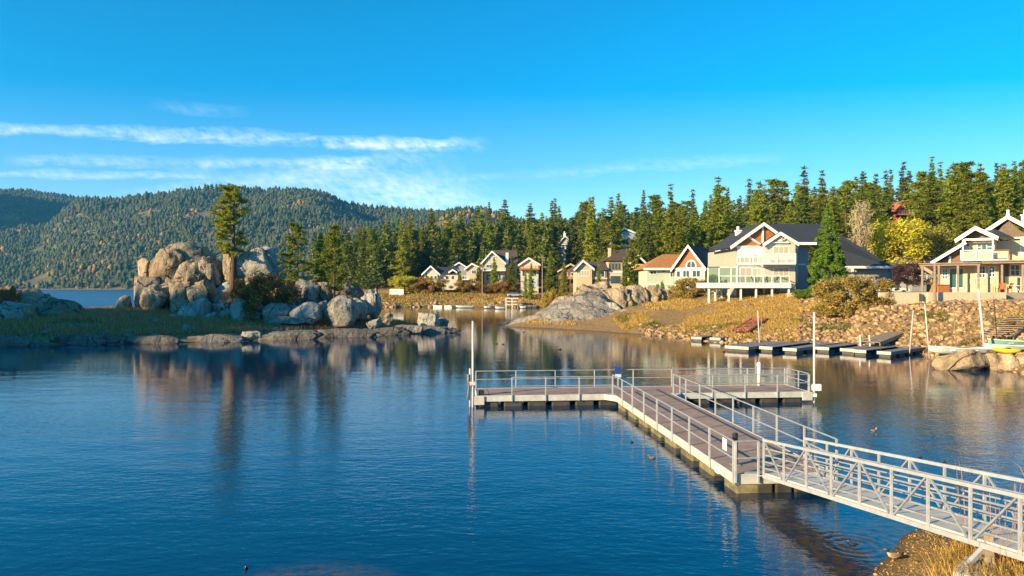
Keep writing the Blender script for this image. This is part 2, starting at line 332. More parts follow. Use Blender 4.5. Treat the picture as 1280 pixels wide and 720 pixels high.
def height(x, y):
    x = np.atleast_1d(np.asarray(x, float)); y = np.atleast_1d(np.asarray(y, float)); P = np.stack([x, y], 1)
    sd = -sdist(P, LAKE); si = sdist(P, ISLE)
    wig = vnoise(x, y, 3.1, 1)*.8+vnoise(x, y, 1.1, 2)*.3
    near = (y < 30) & (sd > -4)
    h = np.interp(sd+wig*np.where(near, .35, 1.0), [-40,-10,0,3,14,22,35,50,90,150,250,500], [-6,-2.2,0,.6,2.9,3.8,4.8,6,12,18,22,25])
    s = x*.572-y*.82; a = -x*.82-y*.572       # left shore ridge outside the frame, profile shaped to shade the island
    h += np.where((sd > 0) & (x < -60) & (y < 250), np.interp(s, [-119,-108,-95,-86,-79,-75,-72], [0,26,28,33,38,34,0])*np.exp(-((a-122)/34)**2)*np.clip(sd/25, 0, 1), 0)
    hi = np.interp(si+wig*.8, [-30,-8,0,2,6,12,20,30], [-6,-2,0,.35,1.0,1.5,1.9,2.2])
    h = np.where(si > -6, np.maximum(h, hi), h)
    wt = np.clip((640+F*x/np.maximum(y, 1)-1020)/60, 0, 1)*((y > 40) & (sd > 0))
    h = np.where(wt > 0, np.maximum(h, wt*np.interp(sd+wig*.5, [0,2,10,14], [.0,.6,3.35,3.75])), h)
    h += vnoise(x, y, 12, 3)*np.clip(np.maximum(sd, si)/20, 0, 1)*1.0+vnoise(x, y, 2.3, 4)*np.clip(np.maximum(sd, si)/4, 0, 1)*.18
    # granite point rises straight from the water
    return h
def hz(x, y): return float(height(x, y)[0])
def axis(parts):
    out = []
    for a, b, st in parts: out += list(np.arange(a, b, st))
    return np.array(out+[parts[-1][1]])
gx = axis([(-3500,-600,150),(-600,-200,20),(-200,-90,6),(-90,-2,1.5),(-2,16,.45),(16,70,1.1),(70,200,4),(200,600,25),(600,3500,200)])
gy = axis([(-1500,-60,80),(-60,8,4),(8,20,.45),(20,130,1.2),(130,300,3),(300,1200,25),(1200,4000,200)])
X_, Y_ = np.meshgrid(gx, gy); Z_ = height(X_.ravel(), Y_.ravel())
nx, ny = len(gx), len(gy); idx = np.arange(nx*ny).reshape(ny, nx)
q = np.stack([idx[:-1,:-1], idx[:-1,1:], idx[1:,1:], idx[1:,:-1]], -1).reshape(-1, 4)
def ground_mat():
    m = bpy.data.materials.new('ground'); m.use_nodes = True; t = m.node_tree; N = t.nodes; L = t.links
    b = N['Principled BSDF']; b.inputs['Roughness'].default_value = .95; b.inputs['Specular IOR Level'].default_value = .1
    g = N.new('ShaderNodeNewGeometry')
    def nz(sc, det=6):
        n = N.new('ShaderNodeTexNoise'); n.inputs['Scale'].default_value = sc; n.inputs['Detail'].default_value = det; n.inputs['Roughness'].default_value = .65; L.new(g.outputs['Position'], n.inputs['Vector']); return n.outputs[0]
    def ramp(src, els):
        r = N.new('ShaderNodeValToRGB')
        while len(r.color_ramp.elements) < len(els): r.color_ramp.elements.new(.5)
        for e, (p, c) in zip(r.color_ramp.elements, els): e.position = p; e.color = (*c, 1)
        L.new(src, r.inputs[0]); return r.outputs[0]
    big = ramp(nz(.09), [(.36, (.32,.21,.09)), (.48, (.40,.26,.11)), (.58, (.36,.24,.12)), (.68, (.30,.21,.13))])
    fine = ramp(nz(2.5, 8), [(.35, (.5,.45,.4)), (.6, (1,1,1))])
    mu = N.new('ShaderNodeMix'); mu.data_type = 'RGBA'; mu.blend_type = 'MULTIPLY'; mu.inputs[0].default_value = .8; L.new(big, mu.inputs[6]); L.new(fine, mu.inputs[7])
    # wet dark mud at the waterline
    sp = N.new('ShaderNodeSeparateXYZ'); L.new(g.outputs['Position'], sp.inputs[0])
    mr = N.new('ShaderNodeMapRange'); mr.inputs[1].default_value = .0; mr.inputs[2].default_value = .1; L.new(sp.outputs[2], mr.inputs[0])
    m2 = N.new('ShaderNodeMix'); m2.data_type = 'RGBA'; L.new(mr.outputs[0], m2.inputs[0]); m2.inputs[6].default_value = (.13,.095,.055,1); L.new(mu.outputs[2], m2.inputs[7])
    L.new(m2.outputs[2], b.inputs['Base Color'])
    bp = N.new('ShaderNodeBump'); bp.inputs['Strength'].default_value = .8; bp.inputs['Distance'].default_value = .15; L.new(nz(5, 9), bp.inputs['Height']); L.new(bp.outputs[0], b.inputs['Normal'])
    return m
M['ground'] = ground_mat()
tag(link('ground', npmesh('ground', np.stack([X_.ravel(), Y_.ravel(), Z_], 1), q, 'ground', True)), kind='structure')

# ------------------------------------------------------------------ water
def water_mat():
    m = bpy.data.materials.new('lake_water'); m.use_nodes = True; t = m.node_tree; N = t.nodes; L = t.links
    b = N['Principled BSDF']; b.inputs['Roughness'].default_value = .015; b.inputs['IOR'].default_value = 1.58
    g = N.new('ShaderNodeNewGeometry')
    def nz(sc, det, st, rot=0):
        mp = N.new('ShaderNodeMapping'); L.new(g.outputs['Position'], mp.inputs[0]); mp.inputs['Scale'].default_value = st; mp.inputs['Rotation'].default_value = (0,0,rot)
        n = N.new('ShaderNodeTexNoise'); n.inputs['Scale'].default_value = sc; n.inputs['Detail'].default_value = det; n.inputs['Roughness'].default_value = .55; L.new(mp.outputs[0], n.inputs['Vector']); return n.outputs[0]
    a = nz(2.6, 3, (1, 1.9, 1), .3); c = nz(.55, 2, (.6, 1.3, 1), -.2); calm = nz(.03, 3, (.5, 1.6, 1))
    mr = N.new('ShaderNodeMapRange'); mr.inputs[1].default_value = .35; mr.inputs[2].default_value = .65; mr.inputs[3].default_value = .45; mr.inputs[4].default_value = 1.15; L.new(calm, mr.inputs[0])
    m1 = N.new('ShaderNodeMath'); m1.operation = 'MULTIPLY'; L.new(a, m1.inputs[0]); L.new(mr.outputs[0], m1.inputs[1])
    m2 = N.new('ShaderNodeMath'); m2.operation = 'MULTIPLY_ADD'; m2.inputs[1].default_value = 1.6; L.new(c, m2.inputs[0]); L.new(m1.outputs[0], m2.inputs[2])
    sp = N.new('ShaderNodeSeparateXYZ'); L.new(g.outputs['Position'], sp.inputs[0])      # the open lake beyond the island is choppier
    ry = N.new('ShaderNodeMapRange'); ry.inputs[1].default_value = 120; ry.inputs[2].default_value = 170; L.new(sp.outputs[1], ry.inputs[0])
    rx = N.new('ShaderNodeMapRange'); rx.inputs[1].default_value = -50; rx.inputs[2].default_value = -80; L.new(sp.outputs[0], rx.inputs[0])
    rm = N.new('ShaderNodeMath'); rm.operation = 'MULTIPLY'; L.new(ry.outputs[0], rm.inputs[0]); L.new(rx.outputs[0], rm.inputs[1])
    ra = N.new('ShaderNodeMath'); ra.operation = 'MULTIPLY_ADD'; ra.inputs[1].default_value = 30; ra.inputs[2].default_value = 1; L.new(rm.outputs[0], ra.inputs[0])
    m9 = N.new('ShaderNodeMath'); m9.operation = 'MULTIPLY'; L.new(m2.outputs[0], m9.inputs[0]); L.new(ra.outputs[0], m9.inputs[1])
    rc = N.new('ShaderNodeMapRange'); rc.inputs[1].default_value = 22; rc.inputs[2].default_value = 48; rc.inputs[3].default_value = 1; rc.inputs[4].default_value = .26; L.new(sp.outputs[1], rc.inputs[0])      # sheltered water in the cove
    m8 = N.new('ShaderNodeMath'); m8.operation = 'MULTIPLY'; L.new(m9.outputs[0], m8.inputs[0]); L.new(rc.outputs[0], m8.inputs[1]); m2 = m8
    bp = N.new('ShaderNodeBump'); bp.inputs['Strength'].default_value = 1; bp.inputs['Distance'].default_value = WAVE; L.new(m2.outputs[0], bp.inputs['Height']); L.new(bp.outputs[0], b.inputs['Normal'])
    # shoals: brown stony bottom showing through
    def spot(cx, cy, rx, ry):
        s = N.new('ShaderNodeVectorMath'); s.operation = 'SUBTRACT'; s.inputs[1].default_value = (cx, cy, 0); L.new(g.outputs['Position'], s.inputs[0])
        d = N.new('ShaderNodeVectorMath'); d.operation = 'DIVIDE'; d.inputs[1].default_value = (rx, ry, 1); L.new(s.outputs[0], d.inputs[0])
        l = N.new('ShaderNodeVectorMath'); l.operation = 'LENGTH'; L.new(d.outputs[0], l.inputs[0])
        r = N.new('ShaderNodeMapRange'); r.inputs[1].default_value = .55; r.inputs[2].default_value = 1.15; r.inputs[3].default_value = 1; r.inputs[4].default_value = 0; L.new(l.outputs['Value'], r.inputs[0]); return r.outputs[0]
    s1, s2, s3 = spot(6.6, 15.6, 1.3, 3.6), spot(-3.6, 13.4, 1.5, .9), spot(8.6, 15, 1.5, 2.2)
    mxs = s1
    for s_ in (s2, s3):
        mm = N.new('ShaderNodeMath'); mm.operation = 'MAXIMUM'; L.new(mxs, mm.inputs[0]); L.new(s_, mm.inputs[1]); mxs = mm.outputs[0]
    st = nz(4.5, 6, (1,1,1)); sr = N.new('ShaderNodeMapRange'); sr.inputs[1].default_value = .35; sr.inputs[2].default_value = .6; L.new(st, sr.inputs[0])
    fm = N.new('ShaderNodeMath'); fm.operation = 'MULTIPLY'; L.new(mxs, fm.inputs[0]); L.new(sr.outputs[0], fm.inputs[1])
    mc = N.new('ShaderNodeMix'); mc.data_type = 'RGBA'; L.new(fm.outputs[0], mc.inputs[0]); mc.inputs[6].default_value = WATER; mc.inputs[7].default_value = (.075,.05,.03,1)
    rr_ = N.new('ShaderNodeMath'); rr_.operation = 'MULTIPLY_ADD'; rr_.inputs[1].default_value = .22; rr_.inputs[2].default_value = .015; L.new(rm.outputs[0], rr_.inputs[0]); L.new(rr_.outputs[0], b.inputs['Roughness'])
    mo = N.new('ShaderNodeMix'); mo.data_type = 'RGBA'; L.new(rm.outputs[0], mo.inputs[0]); L.new(mc.outputs[2], mo.inputs[6]); mo.inputs[7].default_value = (0,.08,.21,1)      # brighter blue put into the open lake in place of sky reflection
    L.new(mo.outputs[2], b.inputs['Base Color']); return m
WAVE = .017; WATER = (.0,.026,.070,1)
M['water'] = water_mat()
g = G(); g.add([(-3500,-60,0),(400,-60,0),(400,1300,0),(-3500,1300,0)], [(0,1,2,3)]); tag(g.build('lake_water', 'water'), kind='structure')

# ------------------------------------------------------------------ far hills
def hillh(x, y):
    x = np.asarray(x, float); y = np.asarray(y, float); u = x/np.maximum(y, 1)
    px = 640+F*u
    # main ridge: crest about 1600 m away
    crest = np.interp(px, [-200,60,140,200,245,300,340,400,430,480,530,600,700,900], [120,205,200,208,222,229,216,203,187,178,170,158,140,110])
    shore = np.interp(x, [-1300,-740,-480,-300,0], [1050,1000,985,900,700])
    yc = 1600.0
    t = np.clip((y-shore)/(yc-shore), 0, 1.6)
    prof = np.where(t < 1, t**.85, 1-.6*(t-1))
    # left end of the main hill drops to a spur at the shore
    edge = np.interp(y, [900,1000,1600,2000], [-650,-720,-1130,-1250])
    side = np.clip((x-edge+60)/260, 0, 1); side = side*side*(3-2*side)
    gul = vnoise(x+.25*y, y*.35, 150, 11)*.55+vnoise(x, y, 60, 12)*.15
    main = crest*prof*(1+gul*np.clip(t*2, 0, 1)*np.clip((1.02-t)*4, .12, 1))*side
    # farther left ridge
    t2 = np.clip((y-1060)/(2200-1060), 0, 1.4); pr2 = np.where(t2 < 1, t2**1.1, 1-.5*(t2-1))
    c2 = np.interp(px, [-600,-200,0,50,100,140,200,300], [430,380,306,290,272,262,235,180])
    left = c2*pr2*(1+vnoise(x, y, 260, 15)*.16*np.clip((1.02-t2)*4, .1, 1))
    left *= 1-np.clip((x+500)/400, 0, 1)
    # high shoulder outside the frame on the left that shades the far slope
    sh = 640*np.exp(-((x+1950)/360)**2-((y-1350)/450)**2)
    return np.maximum(np.maximum(main, left), sh)-2
hx = np.arange(-2900, 900, 18.0); hy = np.arange(690, 2700, 18.0)
HX, HY = np.meshgrid(hx, hy); HH = hillh(HX.ravel(), HY.ravel())+vnoise(HX.ravel(), HY.ravel(), 30, 21)*5
fl = -sdist(np.stack([HX.ravel(), HY.ravel()], 1), LAKE); HH = np.where(fl > 2, np.maximum(HH*np.clip(fl/60, 0, 1), .4), -8)
nx, ny = len(hx), len(hy); idx = np.arange(nx*ny).reshape(ny, nx)
q = np.stack([idx[:-1,:-1], idx[:-1,1:], idx[1:,1:], idx[1:,:-1]], -1).reshape(-1, 4)
M['hill'] = mat('hillside_scrub', (.22,.17,.075), .95, col2=(.05,.065,.03), vscale=.02, det=9)
tag(link('hills', npmesh('hills', np.stack([HX.ravel(), HY.ravel(), HH], 1), q, 'hill', True)), kind='structure')
M['hilltree'] = mat('hill_conifers', (.06,.09,.018), .85, island=.32, col2=(.10,.11,.035), vscale=.012)
M['hillshrub'] = mat('hill_oaks', (.24,.15,.04), .85, island=.35)

def lowtree(kind):
    vs, fs = [], []
    if kind == 'c':
        for (z0, z1, r) in ((.05,.55,.30),(.35,.8,.23),(.6,1.0,.14)):
            o = len(vs); n = 5
            for i in range(n):
                t = 2*math.pi*i/n+z0*9; rr = r*random.uniform(.7, 1.2); vs.append((rr*math.cos(t), rr*math.sin(t), z0+random.uniform(-.04,.04)))
            vs.append((0,0,z1)); fs += [(o+i, o+(i+1)%n, o+n) for i in range(n)]
    else:
        n = 6
        for z, r in ((.0,.32),(.3,.52),(.7,.38)):
            for i in range(n):
                t = 2*math.pi*i/n; rr = r*random.uniform(.75, 1.2); vs.append((rr*math.cos(t), rr*math.sin(t), z+random.uniform(-.08,.08)))
        vs.append((0,0,1.0))
        for k in range(2):
            for i in range(n):
                a, b_, c, d = k*n+i, k*n+(i+1)%n, (k+1)*n+(i+1)%n, (k+1)*n+i; fs += [(a,b_,c),(a,c,d)]
        fs += [(2*n+i, 2*n+(i+1)%n, 3*n) for i in range(n)]
    return np.array(vs), np.array(fs)
def scatter_low(name, pts, hts, kinds, m, wid=1.0):
    VV, FF, off = [], [], 0
    protos = [lowtree(kinds) for _ in range(6)]
    pi = rng.integers(0, 6, len(pts)); rot = rng.uniform(0, 6.28, len(pts))
    for k in range(6):
        s = pi == k; P = pts[s]; H = hts[s]; A = rot[s]; v, f = protos[k]
        if not len(P): continue
        c, sn = np.cos(A)[:,None], np.sin(A)[:,None]
        W = (H*wid)[:,None]
        x = (v[:,0]*c-v[:,1]*sn)*W+P[:,0:1]; y = (v[:,0]*sn+v[:,1]*c)*W+P[:,1:2]; z = v[:,2]*H[:,None]+P[:,2:3]
        VV.append(np.stack([x, y, z], -1).reshape(-1, 3)); FF.append((f[None]+(np.arange(len(P))*len(v))[:,None,None]).reshape(-1, 3)+off); off += len(P)*len(v)
    return link(name, npmesh(name, np.concatenate(VV), np.concatenate(FF), m))
N0 = 105000
cx = rng.uniform(-2500, 250, N0); cy = rng.uniform(900, 2350, N0)
sdl = -sdist(np.stack([cx, cy], 1), LAKE)
zz = hillh(cx, cy)*np.clip(sdl/60, 0, 1)
dens = vnoise(cx, cy, 110, 31)*1.3+vnoise(cx, cy, 35, 32)*.8
keep = (sdl > 4) & (cx/cy > -1.2) & (cx/cy < .1) & (cy < np.where(cx/cy > -.47, 1720, 2300)) & (dens > -.50)
P3 = np.stack([cx, cy, zz-.5], 1)[keep]; d2 = dens[keep]
isb = (d2 < -.42) | ((P3[:,0] < -560) & (P3[:,0] > -800) & (P3[:,1] < 1220) & (rng.random(len(P3)) < .22))
H3 = (4.5+8.5*rng.random(len(P3))**1.8)*(1+.25*(P3[:,1] > 1500))
tag(scatter_low('hill_forest', P3[~isb], H3[~isb], 'c', 'hilltree', 1.6), 'dense dark green conifer forest covering the far hills', 'forest', kind='stuff')
tag(scatter_low('hill_oaks', P3[isb], H3[isb]*.7, 'b', 'hillshrub', 1.0), 'golden brown oaks scattered on the far lit hillside and spur', 'oak scrub', kind='stuff')
# unseen wood on the left shore ridge, part of the island's shade
cx = rng.uniform(-230, -95, 900); cy = rng.uniform(0, 130, 900); sdl = -sdist(np.stack([cx, cy], 1), LAKE); k = sdl > 3
hh = height(cx, cy); tag(scatter_low('shore_wood', np.stack([cx, cy, hh], 1)[k], rng.uniform(10, 16, k.sum()), 'c', 'hilltree', .9), 'unseen dark pine wood on the left shore ridge, shading the island', 'forest', kind='stuff')
# ------------------------------------------------------------------ trees
def leaves(P, size, aspect, flat=.5, rn=rng):    # triangles of needles around points
    n = len(P); d = rn.normal(size=(n, 3)); d[:,2] *= flat; d /= np.linalg.norm(d, axis=1)[:,None]
    e = rn.normal(size=(n, 3)); e -= (e*d).sum(1)[:,None]*d; e /= np.linalg.norm(e, axis=1)[:,None]
    s = (size*rn.uniform(.6, 1.35, n))[:,None]
    V_ = np.stack([P-e*s*aspect*.5, P+e*s*aspect*.5, P+d*s], 1).reshape(-1, 3)
    return V_, np.arange(3*n).reshape(-1, 3)
def trunkmesh(H, r, bend=0, limbs=(), n=8, sd=0):
    g = G(); rr = random.Random(sd); pts = []
    for i in range(9):
        t = i/8; pts.append((bend*math.sin(t*2.2)*H*.03+rr.uniform(-.05,.05), bend*H*.02*t*t, t*H, r*(1.15 if i == 0 else 1)*(1-.88*t)))
    for a, b in zip(pts, pts[1:]): g.tube(a[:3], b[:3], a[3], b[3], n)
    for (p, q, w_) in limbs: g.tube(p, q, w_, w_*.35, 5)
    return g
def tree_mesh(kind, H, Rd, ntri, size, seed, m, base=.08, aspect=.45):
    rn = np.random.default_rng(seed); rr = random.Random(seed); clumps = []; limbs = []
    if kind == 'fir':
        nl = int(H*1.9)
        for j in range(nl):
            t = (j+rr.uniform(-.2,.2))/nl; z = H*(base+(.99-base)*t)
            L_ = Rd*((1-t)**.75)*(1 if t > .12 else .75+2*t)*rr.uniform(.75, 1.12)
            for k in range(rr.randint(5, 7)):
                a = rr.uniform(0, 6.28); l = L_*rr.uniform(.55, 1.15); up = .12+.5*t
                limbs.append(((0,0,z), (l*math.cos(a)*.8, l*math.sin(a)*.8, z+l*up*.2), .035))
                for f in np.arange(.3, 1.01, .18): clumps.append((l*f*math.cos(a), l*f*math.sin(a), z+l*f*up*.4-l*.16*f*f, (.30+.26*(1-f)+.1*l/Rd)*min(1, .32+1.6*(1-t)), .6))
    elif kind == 'pine':
        nl = int(H*1.15)
        for j in range(nl):
            t = (j+rr.uniform(-.4,.4))/nl; z = H*(base+(.99-base)*t)
            L_ = Rd*min(1, .45+1.6*t)*((1-max(0, t-.25)/.78)**.6 if t > .25 else 1)
            for k in range(rr.randint(3, 5)):
                a = rr.uniform(0, 6.28); l = max(.4, L_*rr.uniform(.45, 1.2)); up = rr.uniform(-.05, .5)
                limbs.append(((0,0,z), (l*math.cos(a), l*math.sin(a), z+l*up), .06))
                for f in (.55,.75,.92,1.05):
                    clumps.append((l*f*math.cos(a+rr.uniform(-.2,.2)), l*f*math.sin(a+rr.uniform(-.2,.2)), z+l*f*up+rr.uniform(-.1,.25), rr.uniform(.32,.55), .5))
    elif kind == 'cone':
        for k in range(420):
            t = rr.random()**.8; a = rr.uniform(0, 6.28); rad = Rd*min(1, .72+2.2*t)*(1-t)**.8*rr.uniform(.55, 1.06); clumps.append((rad*math.cos(a), rad*math.sin(a), H*(.02+.96*t), .34*(1.15-t), 1.1))
    elif kind == 'round':
        for k in range(70):
            a = rr.uniform(0, 6.28); zc = rr.uniform(.12 if base < .2 else base, 1.0); rad = Rd*math.sin(min(1, max(.12, (1-abs(zc*1.5-.75)**2.2)))*1.5)*rr.uniform(.5, 1.05)*(.55+.45*rr.random())
            p = (rad*math.cos(a), rad*math.sin(a), H*zc*.93); clumps.append((*p, rr.uniform(.09,.2)*H, .8))
            if k % 3 == 0: limbs.append(((0,0,H*base*.9), p, .05))
    elif kind == 'bare':
        for k in range(90):
            a = rr.uniform(0, 6.28); t = rr.uniform(.1, .7); z = H*t; l = Rd*(1-t*.6)*rr.uniform(.4, 1); q = (l*math.cos(a), l*math.sin(a), min(H, z+H*.3)); limbs.append(((0,0,z), q, .03))
            for f in (.4,.7,1): clumps.append((q[0]*f, q[1]*f, z+(q[2]-z)*f, .35, 1.5))
    C_ = np.array(clumps); wts = C_[:,3]**2; wts /= wts.sum(); ii = rn.choice(len(C_), ntri, p=wts)
    off = rn.normal(size=(ntri, 3)); off /= np.linalg.norm(off, axis=1)[:,None]; off *= (rn.random(ntri)**.5)[:,None]*C_[ii, 3][:,None]; off[:,2] *= C_[ii, 4]
    V_, F_ = leaves(C_[ii,:3]+off, np.full(ntri, size), aspect, .6 if kind != 'bare' else 1.5, rn)
    return npmesh('crown', V_, F_, m), limbs
class Proto:
    def __init__(s, kind, H, Rd, ntri, size, seed, m, base=.08, tr=.17, bend=0, aspect=.45):
        s.H = H; s.crown, limbs = tree_mesh(kind, H, Rd, ntri, size, seed, m, base, aspect)
        g = trunkmesh(H*.97 if kind not in ('round',) else H*.6, tr, bend, limbs, 8, seed)
        me = bpy.data.meshes.new('trunk'); me.from_pydata([tuple(v) for v in g.v], [], g.f); me.materials.append(M['bark' if kind != 'bare' else 'twig']); s.trunk = me
def plant(pr, name, x, y, z, H, rot, label, cat, group=None, wx=1.0, parts=('crown','trunk')):
    o = thing(name, (x, y, z), label, cat, group); s = H/pr.H; o.scale = (s*wx, s*wx, s); o.rotation_euler = (0, 0, rot)
    for nme in parts:
        c = bpy.data.objects.new(nme, getattr(pr, nme)); COL.objects.link(c); c.parent = o
    return o
FIR = [Proto('fir', 16, 3.3, 6500, .46, 100+i, 'pine', .07) for i in range(4)]
FIRN = [Proto('fir', 17, 2.3, 5600, .44, 120+i, 'pine' if i else 'pinedark', .05) for i in range(3)]
PIN = [Proto('pine', 17, 3.2, 6200, .48, 140+i, 'pine' if i != 2 else 'pinedark', .22, .24, 1) for i in range(4)]
DK = [Proto('pine', 19, 2.8, 5200, .48, 160+i, 'pinedark', .3, .26, -1) for i in range(2)]
FORM = {'f': ('broad fir', FIR), 'n': ('narrow fir', FIRN), 'p': ('open pine', PIN), 'd': ('dark pine', DK)}

SKY = ([300,350,400,440,480,520,560,600,640,680,720,745,780,820,860,905,945,975,1010,1040,1080,1125,1155,1200,1240,1290], [296,292,287,282,274,264,255,252,247,236,229,218,228,222,219,211,218,224,204,212,210,203,194,194,196,192])
# footprints and sight lines to keep clear: (px0, px1, distance of the house)
CLEAR = [(905,1122,96),(1150,1330,78),(800,925,115),(714,800,141),(520,582,212),(588,650,206),(648,726,196),(1100,1170,100),(440,520,190)]
EXTRA = [(1112,1150,176),(696,716,236),(790,806,170),(1172,1186,150)]
ZONES = [(0,470,'left of the cove'),(470,585,'behind the navy roofed house'),(585,650,'behind the cream A-frame'),(650,720,'behind the garage house'),
  (720,800,'behind the brown roofed house'),(800,915,'behind the orange gable'),(915,1025,'behind the two gabled house'),(1025,1110,'behind the bright cone tree'),
  (1110,1165,'near the red cabin'),(1165,2000,'behind the shingled house')]
cand = []
tries = 0; placed = []
while len(placed) < 285 and tries < 90000:
    tries += 1
    Y = random.uniform(100, 300)**1.0; px = random.uniform(432, 1330); X = fx(px, Y)
    if random.random() > (170/Y)**.5: continue
    if any(a-6 < px < b+6 and Y < d+22*(d > 80) for a, b, d in CLEAR): continue
    if any(a < px < b and Y < d for a, b, d in EXTRA): continue
    sdv = -sdist(np.array([[X, Y]]), LAKE)[0]
    if sdv < (24 if px < 650 or px > 1000 else 12): continue
    if px < 530 and Y < 218: continue
    md = 3.6+Y*.011
    if any((X-a)**2+(Y-b)**2 < md*md for a, b, *_ in placed): continue
    z = hz(X, Y); lim = fz(np.interp(px, *SKY), Y)-z
    if lim < 9: continue
    H = random.uniform(16, 25)
    if lim < 34: H = min(H*1.2, lim*random.choice((.78, .9, .98, 1.03)))
    H = min(H, 29)
    if px > 1000: kd = random.choice('fnnnfpn')
    elif px > 690: kd = random.choice('ffnnnnp')
    else: kd = random.choice('fffnn')
    placed.append((X, Y, z, H, kd, px))
def zone(px):
    for i, (a, b, s) in enumerate(ZONES):
        if a <= px < b: return i
rows = {}
for t in placed:
    zi = zone(t[5]); band = 0 if t[1] < 150 else 1 if t[1] < 205 else 2
    rows.setdefault((zi, band, t[4]), []).append(t)
ORD = ['first','second','third','fourth','fifth','sixth','seventh','eighth','ninth','tenth','eleventh','twelfth','thirteenth','fourteenth','fifteenth','sixteenth','seventeenth','eighteenth','nineteenth','twentieth','twenty-first','twenty-second','twenty-third','twenty-fourth','twenty-fifth','twenty-sixth','twenty-seventh','twenty-eighth']
for (zi, band, kd), lst in sorted(rows.items()):
    lst.sort(key=lambda t: t[5]); fm, protos = FORM[kd]
    for i, (X, Y, z, H, _, px) in enumerate(lst):
        where = ['front row', 'middle row', 'back row'][band]
        n = f'{ORD[i]} {fm} from the left' if len(lst) > 1 else f'only {fm}'
        plant(random.choice(protos), 'fir_tree' if kd in 'fn' else 'pine_tree', X, Y, z-.3, H, random.uniform(0, 6.28),
              f'{n} in the {where} {ZONES[zi][2]}', 'tree', 'conifers in the lakeside wood', random.uniform(.88, 1.18))
print('TREES', len(placed), tries)
# back of the wooded rise, beyond the trees that can be told apart
cx = rng.uniform(-130, 330, 5200); cy = rng.uniform(218, 520, 5200); sdl = -sdist(np.stack([cx, cy], 1), LAKE)
hh = height(cx, cy); px = 640+F*cx/cy; top = fz(np.interp(px, *SKY)+9, cy)
ht = np.minimum(rng.uniform(13, 20, len(cx)), top-hh); k = (sdl > np.where((px > 650) & (px < 1000), 13, 22)) & (px > 330) & (px < 1400) & (ht > 5)
for a, b_, d in CLEAR+EXTRA: k &= ~((px > a-8) & (px < b_+8) & (cy < d+20))
def leafy_low(rn):
    n = 420; t = rn.random(n)**.75; a = rn.uniform(0, 6.28, n); r = .19*(1-t)**.8*(rn.uniform(.35, 1.15, n))+.01
    P = np.stack([r*np.cos(a), r*np.sin(a), .08+.92*t-.25*r], 1); return leaves(P, np.full(n, .055), .7, .5, rn)
def scatter_mesh(name, P, H, protos, m):
    VV, FF, off = [], [], 0; pi = rng.integers(0, len(protos), len(P)); rot = rng.uniform(0, 6.28, len(P))
    for k, (v, f) in enumerate(protos):
        s = pi == k; Q = P[s]; h_ = H[s][:,None]; c, sn = np.cos(rot[s])[:,None], np.sin(rot[s])[:,None]
        VV.append(np.stack([(v[:,0]*c-v[:,1]*sn)*h_+Q[:,0:1], (v[:,0]*sn+v[:,1]*c)*h_+Q[:,1:2], v[:,2]*h_+Q[:,2:3]], -1).reshape(-1, 3)); FF.append((f[None]+(np.arange(len(Q))*len(v))[:,None,None]).reshape(-1, 3)+off); off += len(Q)*len(v)
    return link(name, npmesh(name, np.concatenate(VV), np.concatenate(FF), m))
M['farpine'] = mat('far_needles', (.17,.21,.02), .75, island=.4, col2=(.08,.11,.02), vscale=.12, trans=.25)
tag(scatter_mesh('far_wood', np.stack([cx, cy, hh], 1)[k], ht[k], [leafy_low(rng) for _ in range(5)], 'farpine'), 'far pine wood closing the gaps behind the lakeside trees', 'forest', kind='stuff')

# trees and shrubs that stand out
def at(px, Y, dz=-.2): X = fx(px, Y); return X, Y, hz(X, Y)+dz
hero = Proto('pine', 14.5, 2.9, 15000, .27, 301, 'pine', .36, .36, .6)
CY = Proto('cone', 11.5, 2.6, 26000, .24, 302, 'cyp', .01, .18)
x, y = fx(1035, 88), 88; plant(CY, 'conifer_tree', x, y, 3.9, fz(252, 88)-3.9, 1, 'bright green cone shaped conifer in front of the big white house', 'tree')
x, y = fx(278, 87), 90; plant(hero, 'pine_tree', x, y, 4.5, fz(229, 90)-4.5, .5, 'tall lone pine with bare lower trunk on top of the boulder island', 'tree')
for (px, Y, top, wx, pi, lb) in [(370,90,277,1.05,0,'pale open pine standing left of the three pines behind the island boulders'),(401,92,285,.85,3,'bushy yellow green pine in the middle of the three pines on the island'),
      (419,87,279,.95,1,'tallest dark trunked pine at the right of the three island pines')]:
    zb = 2.6; plant([PIN[0], PIN[1], PIN[3], FIR[0]][pi], 'pine_tree', fx(px, Y), Y, zb, fz(top, Y)-zb, px, lb, 'tree', None, wx)
